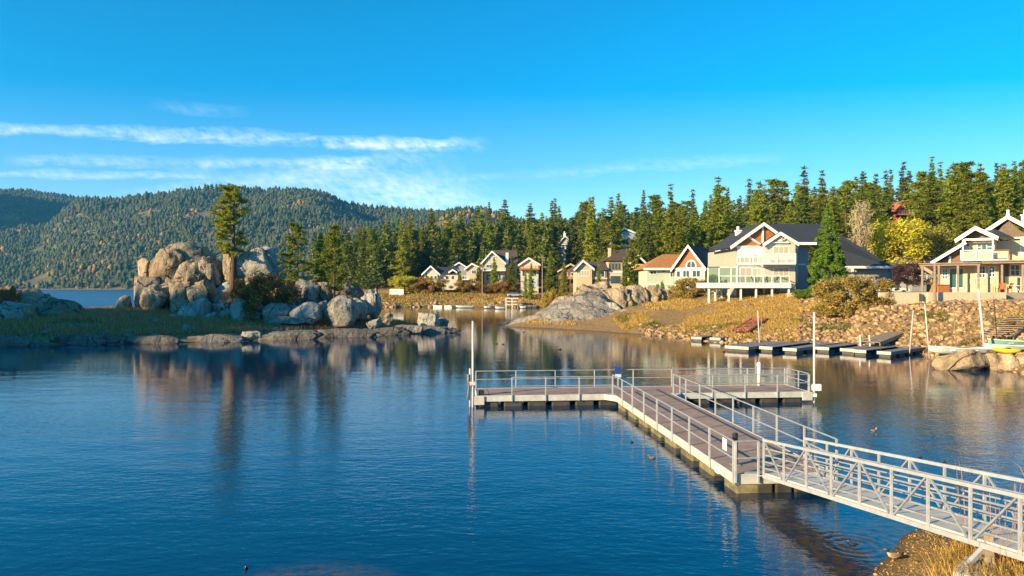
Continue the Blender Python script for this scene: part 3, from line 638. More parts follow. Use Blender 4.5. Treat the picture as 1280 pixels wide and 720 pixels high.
for (px, Y, top, wx, kd, lb) in [(453,225,292,1,'f','small fir at the left end of the mainland wood'),(447,240,284,1,'n','thin spire fir just behind the left end of the wood'),
      (490,226,305,1,'f','short fir above the yellow green bush at the cove'),(600,205,326,1,'f','short fir standing left of the tall cream A-frame house'),
      (618,200,320,1.1,'f','bright pine in front of the tall cream A-frame house'),(640,198,318,1.1,'f','dark fir hiding the right wall of the cream A-frame house'),
      (664,188,328,.9,'f','bright young fir in front of the white garage house'),(688,196,312,1,'f','fir standing right behind the utility pole at the cove'),
      (791,131,298,.8,'p','open bright pine right of the brown roofed house'),(783,128,322,.9,'f','small fir beside the brown roofed house'),(742,205,330,1,'f','small fir on the slope above the cream gable house'),(772,186,276,1.2,'f','broad fir hiding the left half of the pale blue house'),(795,188,282,1.1,'n','narrow fir hiding the right end of the pale blue house'),(714,226,284,1,'f','fir just right of the narrow white tower house'),(697,222,300,1,'n','slim fir just left of the narrow white tower house'),(533,206,338,.9,'n','slim young fir in front of the left gable of the navy roofed house'),(657,190,334,.9,'n','slim fir in front of the white garage house balcony'),(597,203,333,.9,'f','fir between the cream cottage and the A-frame'),(705,186,326,1,'f','fir in front of the dark brown cabin'),(748,133,322,.8,'n','slim fir in front of the cream gable house roof'),(575,200,338,.9,'f','young fir right of the navy roofed house')]:
    x, y, z = at(px, Y); plant(FORM[kd][1][len(lb) % 2], 'fir_tree' if kd != 'p' else 'pine_tree', x, y, z, fz(top, Y)-z, px, lb, 'tree', None, wx)
YT = Proto('round', 6, 3.4, 9000, .26, 310, 'yel', .2, .2); x, y, z = at(1122, 108); plant(YT, 'yellow_tree', x, y, z, fz(275, 108)-z, .4, 'rounded bright yellow tree in autumn colour below the red cabin', 'tree', None, 1.0)
YO = Proto('round', 6, 3.0, 8000, .26, 316, 'olive', .2, .2); x, y, z = at(1160, 112); plant(YO, 'broadleaf_tree', x, y, z, fz(283, 112)-z, .4, 'olive green leafy tree touching the right side of the yellow tree', 'tree', None, .8)
BR = Proto('bare', 9, 1.7, 2600, .5, 311, 'twig', .1, .14, 0, .12); x, y, z = at(1076, 104); plant(BR, 'bare_tree', x, y, z, fz(254, 104)-z, .4, 'pale leafless tree with upright twigs behind the long dark garage roof', 'tree')
PU = Proto('round', 3.2, 1.9, 4200, .2, 312, 'purple', .25, .1); x, y, z = at(1134, 84); plant(PU, 'plum_tree', x, y, 4.85, fz(328, 84)-4.85, .4, 'small dark purple leaved tree at the left end of the patio', 'tree')
BU = {}
for k_, m_ in (('olive','olive'),('gold','gold'),('rust','rust'),('green','cyp'),('yel','yel')): BU[k_] = Proto('round', 3, 2.6, 12000, .19, 320+len(k_), m_, .05, .06)
for (px, Y, zb, top, wid, k_, lb) in [(1056,74,None,344,66,'olive','large olive gold bush on the rubble bank below the long dark roof'),(1094,73.5,None,348,44,'olive','olive bush at the right shoulder of the large bank bush'),
      (866,100,None,347,44,'olive','rounded olive bush left of the white timber deck'),(845,104,None,357,22,'olive','small olive bush between the granite point and the deck bush'),
      (893,99,5.0,343,18,'green','small green shrub seen behind the glass deck screen'),(333,85,None,343,62,'rust','rust and gold bush between the island boulders'),(300,86,None,362,30,'rust','smaller rust bush left of the big one on the island'),
      (505,200,None,345,32,'yel','yellow green bush at the cove shore left of the houses'),(538,200,None,347,36,'gold','golden willow bush in front of the navy roofed house'),(524,201,None,349,26,'gold','golden bush left of the willow bush at the cove'),
      (582,201,None,350,28,'gold','brown gold bush right of the navy roofed house'),(606,200,None,356,26,'rust','low rust brown bush below the A-frame house'),(630,199,None,352,30,'gold','golden bush below the right side of the A-frame house'),
      (692,150,None,362,24,'gold','low golden bush on the shore left of the granite point'),(725,128,None,356,14,'green','small green shrub at the foot of the cream gable house'),(790,113,None,354,16,'green','small dark shrub on top of the granite point'),
      (1003,86,4.3,361,22,'green','low green shrub behind the beige garden wall'),(825,112,None,352,12,'green','small shrub below the pale green wall'),(757,196,None,345,26,'gold','golden bush on the slope right of the A-frame'),
      (1272,56,None,402,26,'rust','brown bush beside the timber steps at the right edge'),(12,82,None,358,18,'gold','small golden shrub on the low rocks at the left edge')]:
    x = fx(px, Y); z = (hz(x, Y) if zb is None else zb)-.25; H = fz(top, Y)-z
    plant(BU[k_], 'shrub', x, Y, z, H, px*.7, lb, 'bush', None, wid*Y/F/5.2*3/H*1.35)

# ------------------------------------------------------------------ houses
class House:     # walls and windows drawn at a facade plane Y, depth behind it
    def __init__(s, name, pxc, Y, label, xf=None, cat='house'):
        s.Y = Y; x = fx(pxc, Y); s.xf = xf; s.o = thing(name, (x, Y, hz(x, Y)), label, cat); s.g0 = hz(x, Y)-1.5
    def G(s): return G(s.xf)
    def X(s, px, Y=None): return fx(px, Y or s.Y)
    def Z(s, py, Y=None): return fz(py, Y or s.Y)
    def b(s, g, p0, p1, q0, q1, y0, y1, Y=None):      # box from pixel columns p0..p1 and rows q1(bottom)..q0(top)
        zb = s.g0 if q1 is None else s.Z(q1, Y)
        return g.box(s.X(p0, Y), s.X(p1, Y), y0, y1, zb, s.Z(q0, Y))
    def wall(s, p0, p1, q0, m, d, q1=None, y=0, peak=None, name='wall'):
        g = s.G(); Y = s.Y+y; x0, x1, z0, z1 = s.X(p0), s.X(p1), (s.g0 if q1 is None else s.Z(q1)), s.Z(q0)
        if peak: g.prism([(x0,z0),(x1,z0),(x1,z1),(s.X(peak[0]), s.Z(peak[1])),(x0,z1)], Y, Y+d)
        else: g.box(x0, x1, Y, Y+d, z0, z1)
        return g.build(name, m, s.o)
    def gable(s, p, m, y0, y1, th=.22, over=.5, trim='white', tw=.28, name='roof'):      # p: left eave, peak, right eave in pixels; ridge runs away from us
        (ax, ay), (bx, by), (cx, cy) = [(s.X(a), s.Z(b)) for a, b in p]; g = s.G()
        for (e, k) in (((ax, ay), 1), ((cx, cy), -1)):
            dx, dz = bx-e[0], by-e[1]; L_ = math.hypot(dx, dz); nx_, nz_ = -dz/L_*th*k, dx/L_*th*k
            poly = [(e[0], e[1]), (bx, by), (bx+nx_*0, by+th*1.15), (e[0]+nx_, e[1]+abs(nz_))]
            g.prism(poly if k == 1 else poly[::-1], s.Y+y0-over, s.Y+y1)
        r = g.build(name, m, s.o)
        if trim:
            t = s.G()
            for e in ((ax, ay), (cx, cy)):
                sg = 1 if e[0] < bx else -1
                pl = [(e[0]-sg*.06, e[1]-tw*.6), (bx, by-tw*.6), (bx, by+th*1.15+.04), (e[0]-sg*.16, e[1]+th+.03)]
                t.prism(pl if sg > 0 else pl[::-1], s.Y+y0-over-.12, s.Y+y0-over+(.0-.004))
            t.build('bargeboard', trim, r)
        return r
    def plane(s, pts, m, th=.2, name='roof', parent=None):      # sloping slab through world points
        g = s.G(); n = len(pts); g.add([(x,y,z) for x,y,z in pts]+[(x,y,z+th) for x,y,z in pts], [tuple(range(n-1,-1,-1)), tuple(range(n,2*n))]+[(i,(i+1)%n,(i+1)%n+n,i+n) for i in range(n)])
        return g.build(name, m, parent or s.o)
    def win(s, p0, p1, q0, q1, y=0, glass='glass', fr='white', nv=1, nh=0, fw=.12, name='window', out=.05):
        x0, x1, z0, z1 = s.X(p0), s.X(p1), s.Z(q1), s.Z(q0); Y = s.Y+y; g = s.G()
        g.box(x0-fw, x0, Y-out, Y+.02, z0-fw, z1+fw).box(x1, x1+fw, Y-out, Y+.02, z0-fw, z1+fw).box(x0, x1, Y-out, Y+.02, z1, z1+fw).box(x0, x1, Y-out-.04, Y+.02, z0-fw, z0)
        for i in range(nv): xx = x0+(x1-x0)*(i+1)/(nv+1); g.box(xx-.035, xx+.035, Y-out+.01, Y+.02, z0, z1)
        for i in range(nh): zz = z0+(z1-z0)*(i+1)/(nh+1); g.box(x0, x1, Y-out+.014, Y+.02, zz-.03, zz+.03)
        f = g.build(name, fr, s.o); p = s.G(); p.box(x0, x1, Y-.022, Y-.008, z0, z1); p.build('pane', glass, f); return f
    def chimney(s, p0, p1, q0, q1, y, m='white', d=.9, cap=True):
        Y = s.Y+y; g = s.G(); x0, x1 = s.X(p0), s.X(p1); g.box(x0, x1, Y, Y+d, s.Z(q1), s.Z(q0))
        if cap: g.box(x0-.1, x1+.1, Y-.1, Y+d+.1, s.Z(q0), s.Z(q0)+.15).tube(((x0+x1)/2, Y+d/2, s.Z(q0)+.1), ((x0+x1)/2, Y+d/2, s.Z(q0)+.7), .2)
        return g.build('chimney', m, s.o)
    def rail(s, p0, p1, q0, q1, y, n, m='white', top=.08, name='balcony_railing', bal=0, side=None):
        g = s.G(); x0, x1, z0, z1 = s.X(p0), s.X(p1), s.Z(q1), s.Z(q0); Y = s.Y+y
        g.box(x0, x1, Y-.05, Y+.05, z1-top, z1).box(x0, x1, Y-.04, Y+.04, z0, z0+top)
        for i in range(n+1): xx = x0+(x1-x0)*i/n; g.box(xx-.06, xx+.06, Y-.062, Y+.062, z0-.02, z1+.012)
        for i in range(bal): xx = x0+(x1-x0)*(i+.5)/bal; g.box(xx-.03, xx+.03, Y-.02, Y+.02, z0+.02, z1-.02)
        if side: 
            for xx in side: g.box(xx-.05, xx+.05, Y, s.Y, z1-top, z1-.004).box(xx-.04, xx+.04, Y, s.Y, z0, z0+top)
        return g.build(name, m, s.o)
def arch(h, px, hw, q_sp, q_b, y, fr='white', glass='curtain'):     # arched window
    X0, zs, zb, Y = h.X(px), h.Z(q_sp), h.Z(q_b), h.Y+y; r = hw*h.Y/F
    pts = [(X0-r, zb), (X0+r, zb)]+[(X0+r*math.cos(a), zs+r*math.sin(a)) for a in np.linspace(0, math.pi, 12)]
    ro = r+.22; po = [(X0-ro, zb-.2), (X0+ro, zb-.2)]+[(X0+ro*math.cos(a), zs+ro*math.sin(a)) for a in np.linspace(0, math.pi, 12)]
    g = h.G(); n = len(pts); v = [(x, Y-.09, z) for x, z in pts]+[(x, Y-.09, z) for x, z in po]+[(x, Y-.01, z) for x, z in pts]+[(x, Y-.01, z) for x, z in po]
    g.add(v, [(i, (i+1)%n, (i+1)%n+n, i+n) for i in range(n)]+[(i, i+2*n, (i+1)%n+2*n, (i+1)%n) for i in range(n)]+[(i+n, (i+1)%n+n, (i+1)%n+3*n, i+3*n) for i in range(n)])
    g.box(X0-.04, X0+.04, Y-.08, Y-.02, zb, zs+r)
    f = g.build('window', fr, h.o); p = h.G(); p.prism(pts, Y-.045, Y-.015); p.build('pane', glass, f)

# --- big white house with two gables (facade 95 m away)
h = House('gabled_house', 960, 95, 'big two storey white house with two front gables and a dark hip roof')
h.wall(921, 988, 310, 's_olive', 14)
h.wall(952, 990.5, 306, 's_white', 6, y=-1.0, peak=(970.5, 295))
g = h.G(); X = h.X; Z = h.Z
g.prism([(X(916),Z(308.5)),(X(990),Z(308.5)),(X(953),Z(282.5))], 95.02, 95.3); g.build('wood_gable', 'wood', h.o)
g = h.G(); g.bar((X(935),94.9,Z(296)),(X(951),94.9,Z(306)),.22); g.bar((X(953),94.9,Z(283)),(X(953),94.9,Z(308)),.22); g.box(X(918),X(955),94.8,95,Z(309.5),Z(307.2)); g.build('gable_strut', 'white', h.o)
g = h.G()
for a in (-52,-25,0,25,52): g.bar((X(970.5),93.75,Z(303.5)),(X(970.5)+1.0*math.sin(R(a)),93.75,Z(303.5)+1.0*math.cos(R(a))),.09)
g.box(X(960),X(981),93.7,93.9,Z(304.6),Z(303)); g.build('gable_fan', 'white', h.o)
g = h.G(); g.box(X(921),X(952),94.9,95,Z(331.5),Z(329)); g.box(X(921),X(922.5),94.93,95,Z(354),Z(310)); g.box(X(950.5),X(991),93.9,94,Z(333),Z(331.2)); g.box(X(921),X(952),94.95,95,Z(322),Z(308)); g.build('wall_trim', 'white', h.o)
h.gable([(912.5,310.5),(953,281),(994,310.5)], 'r_dark', 0, 10)
h.gable([(949.5,308),(970.3,293.5),(992,307)], 'r_dark', -1.0, 4)
arch(h, 931, 5.2, 316.5, 328, 0); arch(h, 947.3, 5.2, 316.5, 328, 0)
h.win(964, 982, 309.5, 317.5, -1.0, 'curtain', nv=2)
h.win(964, 982, 335, 351, -1.0, 'curtain', nv=2)
h.win(926, 939, 335, 353.5, 0, 'curtain', nv=1, name='sliding_door'); h.win(941.5, 951, 336, 353.5, 0, 'curtain', nv=1, name='sliding_door')
g = h.G(); g.box(X(941), X(985), 92.4, 94, Z(331.3), Z(330)); g.build('balcony_floor', 'white', h.o)
h.rail(941, 985, 317.6, 330, -2.5, 4, bal=30, side=(X(941), X(985)))
# main block with shaded front wall, dark roof and a long hip down to the garage
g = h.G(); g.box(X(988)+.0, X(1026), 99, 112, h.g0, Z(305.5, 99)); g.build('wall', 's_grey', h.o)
g = h.G(); g.box(X(991), X(1022), 98.9, 98.97, Z(331.5,99), Z(329.5,99)); g.box(X(1010), X(1011.4), 98.9, 98.98, Z(354,99), Z(306,99)); g.box(X(988.6), X(1032), 97.7, 97.86, Z(305.6,98.6)-.1, Z(303.2,98.6)); g.build('wall_trim', 'white', h.o)
ez, rz, Yr = fz(305, 98), fz(281.5, 105), 105
rx0, rx1 = fx(953, Yr), fx(1028, Yr)
h.plane([(fx(922,98),97.8,ez),(fx(1036,98),97.8,ez),(rx1,Yr,rz),(rx0-.2,Yr,rz)], 'r_dark')
h.plane([(fx(1036,98),112.5,ez),(fx(922,98),112.5,ez),(rx0-.2,Yr,rz+.003),(rx1,Yr,rz+.003)], 'r_dark')
gz = fz(334.5, 96)
h.plane([(fx(1060,96),95.6,gz),(fx(1114,96),95.6,gz),(rx1+.02,Yr,rz-.05),(fx(1034,98),97.9,ez-.1)], 'r_dark')
h.plane([(fx(1114,96)+.01,95.6,gz),(fx(1114,96),112.5,gz),(rx1+.03,Yr,rz-.05)], 'r_dark')
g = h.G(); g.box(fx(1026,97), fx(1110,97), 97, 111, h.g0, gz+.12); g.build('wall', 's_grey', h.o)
g = h.G(); g.box(fx(1060,96)-2, fx(1114,96)+.05, 95.45, 95.58, gz-.12, gz+.2); g.box(fx(1064,97), fx(1067,97), 96.9, 96.995, h.g0, gz); g.build('wall_trim', 'white', h.o)
g = h.G(); g.box(fx(1070,97), fx(1103,97), 96.92, 96.99, fz(352,97), fz(337.5,97)); g.build('garage_door', 's_grey', h.o)
h.chimney(936, 941.5, 285.5, 300, 5)
# timber deck
dk = thing('timber_deck', (fx(935,91), 91, hz(fx(935,91),91)), 'white painted timber deck on posts below the big gabled house', 'deck')
dx0, dx1 = fx(884.5, 90), fx(988, 90); dz0, dz1 = fz(360, 90), fz(354, 90)
g = G(); g.box(dx0, dx1, 90, 94.95, dz0+.1, dz1-.02); g.build('deck_floor', 'timber', dk)
g = G(); g.box(dx0-.05, dx1+.05, 89.9, 89.997, dz0, dz1+.05); g.box(dx0-.1, dx0-.003, 90, 95, dz0, dz1+.05); g.box(dx1+.003, dx1+.1, 90, 93.9, dz0, dz1+.05); g.build('fascia', 'white', dk)
for px, yy_ in ((886,90.3),(894,91.5),(902,93.5),(911,90.3),(926,90.3),(945,90.3),(955,92.5),(965,90.3),(986,90.3),(919,93.5),(975,93.4)):
    x = fx(px, yy_); g = G(); g.box(x-.1, x+.1, yy_-.1, yy_+.1, hz(x, yy_)-.3, dz0+.1); p_ = g.build('post', 'white', dk)
    g = G(); g.box(x-.22, x+.22, yy_-.22, yy_+.22, hz(x, yy_)-.3, hz(x, yy_)+.15); g.build('footing', 'conc', p_)
M['clear'] = mat('clear_glass', (.3,.4,.4), .03); _t = M['clear'].node_tree; _b = _t.nodes['Principled BSDF']
_tr = _t.nodes.new('ShaderNodeBsdfTransparent'); _tr.inputs[0].default_value = (.75,.85,.8,1); _ms = _t.nodes.new('ShaderNodeMixShader'); _ms.inputs[0].default_value = .12; _t.links.new(_tr.outputs[0], _ms.inputs[1]); _t.links.new(_b.outputs[0], _ms.inputs[2]); _t.links.new(_ms.outputs[0], _t.nodes['Material Output'].inputs[0])
g = G(); zt, zm = fz(334.5, 90), fz(345.5, 90)
for px in (885, 899, 914, 921): g.box(fx(px,90)-.07, fx(px,90)+.07, 89.98, 90.12, dz1, zt)
g.box(dx0, fx(921,90), 90.0, 90.1, zt, zt+.12).box(dx0, fx(899,90)+.06, 90.0, 90.1, zt-.0, zt+.15); g.build('screen_frame', 'white', dk)
g = G(); g.box(dx0, fx(921,90), 90.04, 90.06, dz1+.1, zt-.05); g.build('glass_screen', 'clear', dk)
g = G(); g.box(fx(899,90), dx1, 90.01, 90.09, zm, zm+.1)
for px in (932,943,954,965,976,987): g.box(fx(px,90)-.055, fx(px,90)+.055, 90, 90.1, dz1, zm)
g.box(dx1-.1, dx1, 90.1, 93.9, zm, zm+.098); g.build('railing', 'white', dk)
g = G(); g.box(fx(922,90), dx1-.1, 90.04, 90.06, dz1+.1, zm-.03); g.build('glass_panel', 'clear', dk)
def bistro(px, Y, z, label, col='black', s=1.0):
    x = fx(px, Y); t = thing('patio_table', (x, Y, z), label, 'table'); g = G(); g.tube((x,Y,z+.70),(x,Y,z+.74),.55*s,None,16); g.build('tabletop', col, t)
    for a in range(3):
        g = G(); g.tube((x,Y,z+.7),(x+.35*math.cos(a*2.1),Y+.35*math.sin(a*2.1),z),.025); g.build('leg', col, t)
def chair(px, Y, z, rot, label, col, tall=.95, group=None):
    x = fx(px, Y); t = thing('patio_chair', (x, Y, z), label, 'chair', group); c, s_ = math.cos(rot), math.sin(rot)
    def xf(p): return (x+p[0]*c-p[1]*s_, Y+p[0]*s_+p[1]*c, z+p[2])
    g = G(xf); g.box(-.28,.28,-.26,.26,.38,.43); g.build('seat', col, t)
    g = G(xf)
    for i in range(4): g.bar((-.21+.14*i,.22,.40),(-.23+.155*i,.42,tall),.11,.025)
    g.bar((-.27,.36,.78),(.27,.36,.78),.03,.07); g.build('backrest', col, t)
    for a in (-.27,.27):
        for b in (-.24,.22): g = G(xf); g.box(a-.03,a+.03,b-.03,b+.03,0,.62 if b < 0 else .45); g.build('leg', col, t)
        g = G(xf); g.box(a-.06,a+.06,-.3,.3,.621,.65); g.build('armrest', col, t)
dz = dz1-.02
bistro(949, 92, dz, 'round dark table on the white timber deck'); chair(943, 92, dz, 1.5, 'dark chair left of the round table on the timber deck', 'black'); chair(955.5, 92, dz, -1.5, 'dark chair right of the round table on the timber deck', 'black')
chair(962, 92.4, dz, 1.3, 'dark chair near the right end of the timber deck', 'black'); chair(969, 92.2, dz, -1.4, 'dark chair at the right end of the timber deck', 'black')

# --- tan house at the right (facade 78 m)
def tan_xf(p, cx=fx(1240,78), cy=78, a=R(-38)):
    x = (p[0]-cx)*.84; y = p[1]-cy; return (cx+x*math.cos(a)-y*math.sin(a), cy+x*math.sin(a)+y*math.cos(a), p[2])
h = House('shingled_house', 1245, 78, 'large beige two storey house with brown shingled gables and white chimney at the right edge', tan_xf); X, Z = h.X, h.Z
h.g0 = 3.5
h.wall(1236, 1345, 300, 's_beige', 10, y=3)
g = h.G(); g.prism([(X(1236),Z(300)),(X(1345),Z(300)),(X(1300),Z(270)),(X(1257),Z(272.8))] and [(X(1236),Z(296)),(X(1282),Z(296)),(X(1257),Z(273.5))], 80.9, 81.2); g.build('shingle_gable', 'shingle', h.o)
g = h.G(); g.box(X(1236), X(1300), 80.86, 80.98, Z(297.5), Z(295.5)); g.build('wall_trim', 'white', h.o)
h.gable([(1229,288.5),(1257,270.5),(1288,289)], 'r_dark', 3, 13, tw=.3)
h.plane([(X(1286),80,Z(290)),(X(1360),80,Z(290)),(X(1360),86,Z(262)),(X(1272),86,Z(262))], 'r_dark')
h.chimney(1270.5, 1280, 265, 282, 7); h.chimney(1250.5, 1253, 262, 280, 9)
h.wall(1203, 1243, 299, 's_beige', 5, y=-.0)                 # front bay
g = h.G(); g.prism([(X(1203),Z(298)),(X(1242),Z(298)),(X(1221),Z(288))], 77.75, 77.98); g.build('shingle_gable', 'shingle', h.o)
g = h.G(); g.box(X(1201), X(1244), 77.5, 77.74, Z(300.5), Z(298)); g.box(X(1204), X(1206), 76.55, 76.75, Z(326), Z(300.5)).box(X(1241.5), X(1243.5), 76.55, 76.75, Z(326), Z(300.5)).box(X(1204), X(1243.5), 76.5, 76.8, Z(300.4), Z(298.2)); g.build('wall_trim', 'white', h.o)
h.gable([(1196.5,301.5),(1221,286.2),(1248,300)], 'r_dark', -1.2, 6, tw=.28)
h.plane([(X(1246),77,Z(299)),(X(1268),77.4,Z(301)),(X(1240),81,Z(286)),(X(1224),81,Z(286))], 'r_dark')
g = h.G(); g.box(X(1204), X(1262), 75.6, 81, Z(326.5), Z(325)); g.build('balcony_floor', 'white', h.o)
g = h.G(); g.box(X(1206), X(1243), 75.64, 75.7, Z(323.5), Z(315)); g.box(X(1243.3), X(1261.5), 76.6, 76.66, Z(323.5), Z(315)); g.build('balcony_panel', 's_beige', h.o)
h.rail(1204, 1243, 313, 325, -2.45, 2); 
g = h.G(); g.box(X(1243), X(1262), 76.5, 76.72, Z(314.5), Z(313)); g.box(X(1261), X(1262.5), 76.55, 76.7, Z(325), Z(313)); g.build('balcony_railing', 's_brown', h.o)
for a, b in ((1208,1211.5),(1222,1226),(1234,1240)): h.win(a, b, 304, 313, 0, 'glassteal', nv=0, nh=1)
h.win(1227.5, 1232.5, 304, 313, 0, 'glass', nv=0)
g = h.G(); g.prism([(X(1170),Z(329)),(X(1204),Z(329)),(X(1204),Z(306))], 77.6, 84); g.build('wall', 's_brown', h.o)
g = h.G(); g.bar((X(1187),77.5,Z(329)),(X(1187),77.5,Z(319)),.25); g.build('gable_strut', 'white', h.o)
h.plane([(X(1164),76.6,Z(327.3)),(X(1210),76.6,Z(301.5)),(X(1210),85,Z(301.5)),(X(1164),85,Z(327.3))], 'r_dark')
g = h.G(); g.bar((X(1163.5),76.5,Z(328.3)),(X(1209),76.5,Z(302.8)),.2,.34); g.build('bargeboard', 'white', h.o)
h.wall(1173, 1207, 329.5, 's_cream', 6, y=.2); h.wall(1207, 1248, 325, 's_cream', 3, y=-.05); h.wall(1248, 1345, 325, 's_beige', 3, y=1.5)
h.win(1176.5, 1182, 336, 348, .2, 'glassteal', nv=1, nh=2); h.win(1186, 1194, 335, 359.5, .2, 'glassteal', nv=0, name='sliding_door'); h.win(1196, 1205, 335, 359.5, .2, 'glassteal', nv=0, name='sliding_door')
h.win(1221, 1231, 333, 346.5, -.05, 'glassteal', nv=2, nh=2); h.win(1237, 1243, 333.5, 345.5, -.05, 'glassteal', nv=1, nh=2)
g = h.G(); g.box(X(1211), X(1219), 77.86, 77.94, Z(355), Z(348.5)).box(X(1221), X(1231), 77.86, 77.94, Z(355), Z(348.5)).box(X(1237.5), X(1244), 77.86, 77.94, Z(355), Z(348.5)); g.build('wall_panel', 's_beige', h.o)
h.win(1253, 1258, 331, 354, 1.5, 'glass', 's_brown', nv=0, name='door'); h.win(1262, 1272, 331.5, 344, 1.5, 'glass', nv=1, nh=1); h.win(1277, 1284, 331.5, 344, 1.5, 'glass', nv=1); h.win(1273.5, 1284, 298, 316, 3, 'curtain', nv=0)
pg = thing('pergola', (fx(1225,75.5), 75.5, 4.85), 'brown timber porch roof on square posts along the front of the beige house', 'pergola')
g = G(tan_xf); g.box(fx(1167,75.5), fx(1248,75.5), 75.4, 75.6, fz(331.2,75.5), fz(328.8,75.5)); g.box(fx(1167,75.5)-.1, fx(1248,75.5)+.1, 75.2, 77.5, fz(328.7,75.5), fz(327.4,75.5)); g.box(fx(1246,76), fx(1345,76), 75.2, 79.4, fz(327,76), fz(325.4,76)); g.box(fx(1249,75.5), fx(1340,75.5), 75.4, 75.6, fz(329.2,75.5), fz(327.1,75.5)); g.build('beam', 'timber', pg)
for px in (1171,1193.5,1219,1245.5,1275,1300): g = G(tan_xf); g.box(fx(px,75.5)-.12, fx(px,75.5)+.12, 75.38, 75.62, 4.85, fz(331,75.5)); g.build('post', 'timber', pg)

# --- house with orange gable (rotated, front corner 115 m away)
def rot_xf(cx, cy, a):
    c, s_ = math.cos(a), math.sin(a)
    return lambda p: (cx+(p[0]-cx)*c-(p[1]-cy)*s_, cy+(p[0]-cx)*s_+(p[1]-cy)*c, p[2])
h = House('orange_gable_house', 860, 115, 'low house with a steep orange timber gable, arched window and dark roof', rot_xf(fx(860,115), 115, R(-28))); X, Z = h.X, h.Z
h.wall(843, 881, 335.4, 's_white', 14)
h.wall(843.6, 880.4, 335.3, 'wood', .5, q1=335.4, peak=(861,310), name='wood_gable', y=.05)
g = h.G(); g.box(X(843), X(881), 114.85, 114.98, Z(337.3), Z(334.6)); g.build('wall_trim', 'white', h.o)
h.gable([(840,338.5),(861,308),(882.5,338)], 'r_dark', 0, 15, tw=.35)
arch(h, 864, 5, 331.5, 334.3, -.02, glass='glass')
h.win(854, 861.5, 338.5, 346, 0); h.win(866, 875, 338.5, 346, 0); h.win(846, 850, 339, 346, 0, nv=0)
g = h.G(); g.box(X(881)-.3, X(881)+.6, 123.5, 125.5, h.g0, Z(306.5)); g.build('chimney', 'white', h.o)
g = h.G(); g.box(X(881)+.3, X(881)+5, 125.6, 131, h.g0, Z(306.8)); g.build('wall', 's_blue', h.o)
h2 = House('green_bungalow', 822, 118, 'pale green single storey house with a tan hip roof beside the orange gable'); X, Z = h2.X, h2.Z
h2.wall(809, 845, 337, 's_green', 8)
rz = fz(319.5, 122)
e = [(X(804),117.3,Z(336.5)),(X(850),117.3,Z(336.5)),(X(850),127,Z(336.5)),(X(804),127,Z(336.5))]; r0, r1 = (fx(828,122),122,rz), (fx(856,122),122,rz)
h2.plane([e[0],e[1],r1,r0], 'r_tan'); h2.plane([e[3],e[0],r0], 'r_tan'); h2.plane([e[2],e[3],r0,r1], 'r_tan')
g = h2.G(); g.box(X(804)-.1, X(850), 117.1, 117.28, Z(337.7), Z(335)); g.build('fascia', 'white', h2.o)
h2.win(813, 820, 339, 342.5, 0); h2.win(827, 832, 337.8, 340, 0, nv=0); h2.win(838, 844, 338.5, 346, 0, 'glass')
g = h2.G(); g.box(X(809), X(845), 117.88, 117.99, Z(356), Z(354)); g.build('wall_trim', 'white', h2.o)

# --- cream gable house and taller brown roofed house (140 m)
h = House('cream_gable_house', 735, 140, 'small cream house with white gable and brown roof at the foot of the wood'); X, Z = h.X, h.Z
h.wall(721, 740, 336.5, 's_cream', 8, peak=(728.5,328.5)); h.gable([(717.5,338.5),(728.5,326.5),(742,337.5)], 'r_brown', 0, 8, tw=.3)
g = h.G(); g.box(X(740), X(759.5), 140.6, 147, h.g0, Z(337.5)); g.build('wall', 's_brown', h.o)
h.plane([(X(738),140.1,Z(337.5)),(X(760),140.1,Z(337.5)),(fx(758,145),145,fz(328,145)),(fx(730,145),145,fz(328,145))], 'r_brown')
h.win(723.5, 736.5, 338.5, 345, 0, 'curtain', nv=3); h.win(743, 756, 339, 346, .6, 'glass', nv=2)
g = h.G(); g.box(X(740.5), X(759.5), 140.45, 140.58, Z(349), Z(347)); g.build('wall_trim', 's_beige', h.o)
h = House('brown_roof_house', 768, 141, 'two storey tan house with a brown hip roof and a row of tall windows'); X, Z = h.X, h.Z
h.wall(759.8, 778, 325.5, 's_beige', 8)
r0, r1 = (fx(776,145),145,fz(313,145)), (fx(795,145),145,fz(313,145))
e = [(X(756),140.3,Z(326)),(X(780),140.3,Z(326)),(X(802),145,Z(326)),(X(756),150,Z(326))]
h.plane([e[0],e[1],r1,r0], 'r_brown'); h.plane([e[3],e[0],r0], 'r_brown'); h.plane([e[1],e[2],r1], 'r_brown')
for a in (761,765,769,773): h.win(a, a+3, 329, 337.5, 0, 'glass', 's_beige', nv=0)
h.win(763, 776, 345, 354.5, 0, 'glass', 's_beige', nv=0, name='garage_door'); g = h.G(); g.box(X(760), X(778), 140.9, 140.99, Z(341), Z(339)); g.build('wall_trim', 'white', h.o)
h.chimney(762, 765, 309.5, 326, 1.5, 'yelwall' if 'yelwall' in M else 's_beige', cap=False)
M['s_yellow'] = siding('yellow_siding', (.66,.50,.12)); h = House('yellow_house', 797, 152, 'yellow house glimpsed between trees right of the brown roofed house'); X, Z = h.X, h.Z
h.wall(788, 806, 330, 's_yellow', 6); h.gable([(786,331),(797,320),(808,331)], 'r_grey', 0, 6); h.win(792, 801, 334, 341, 0, nv=1)

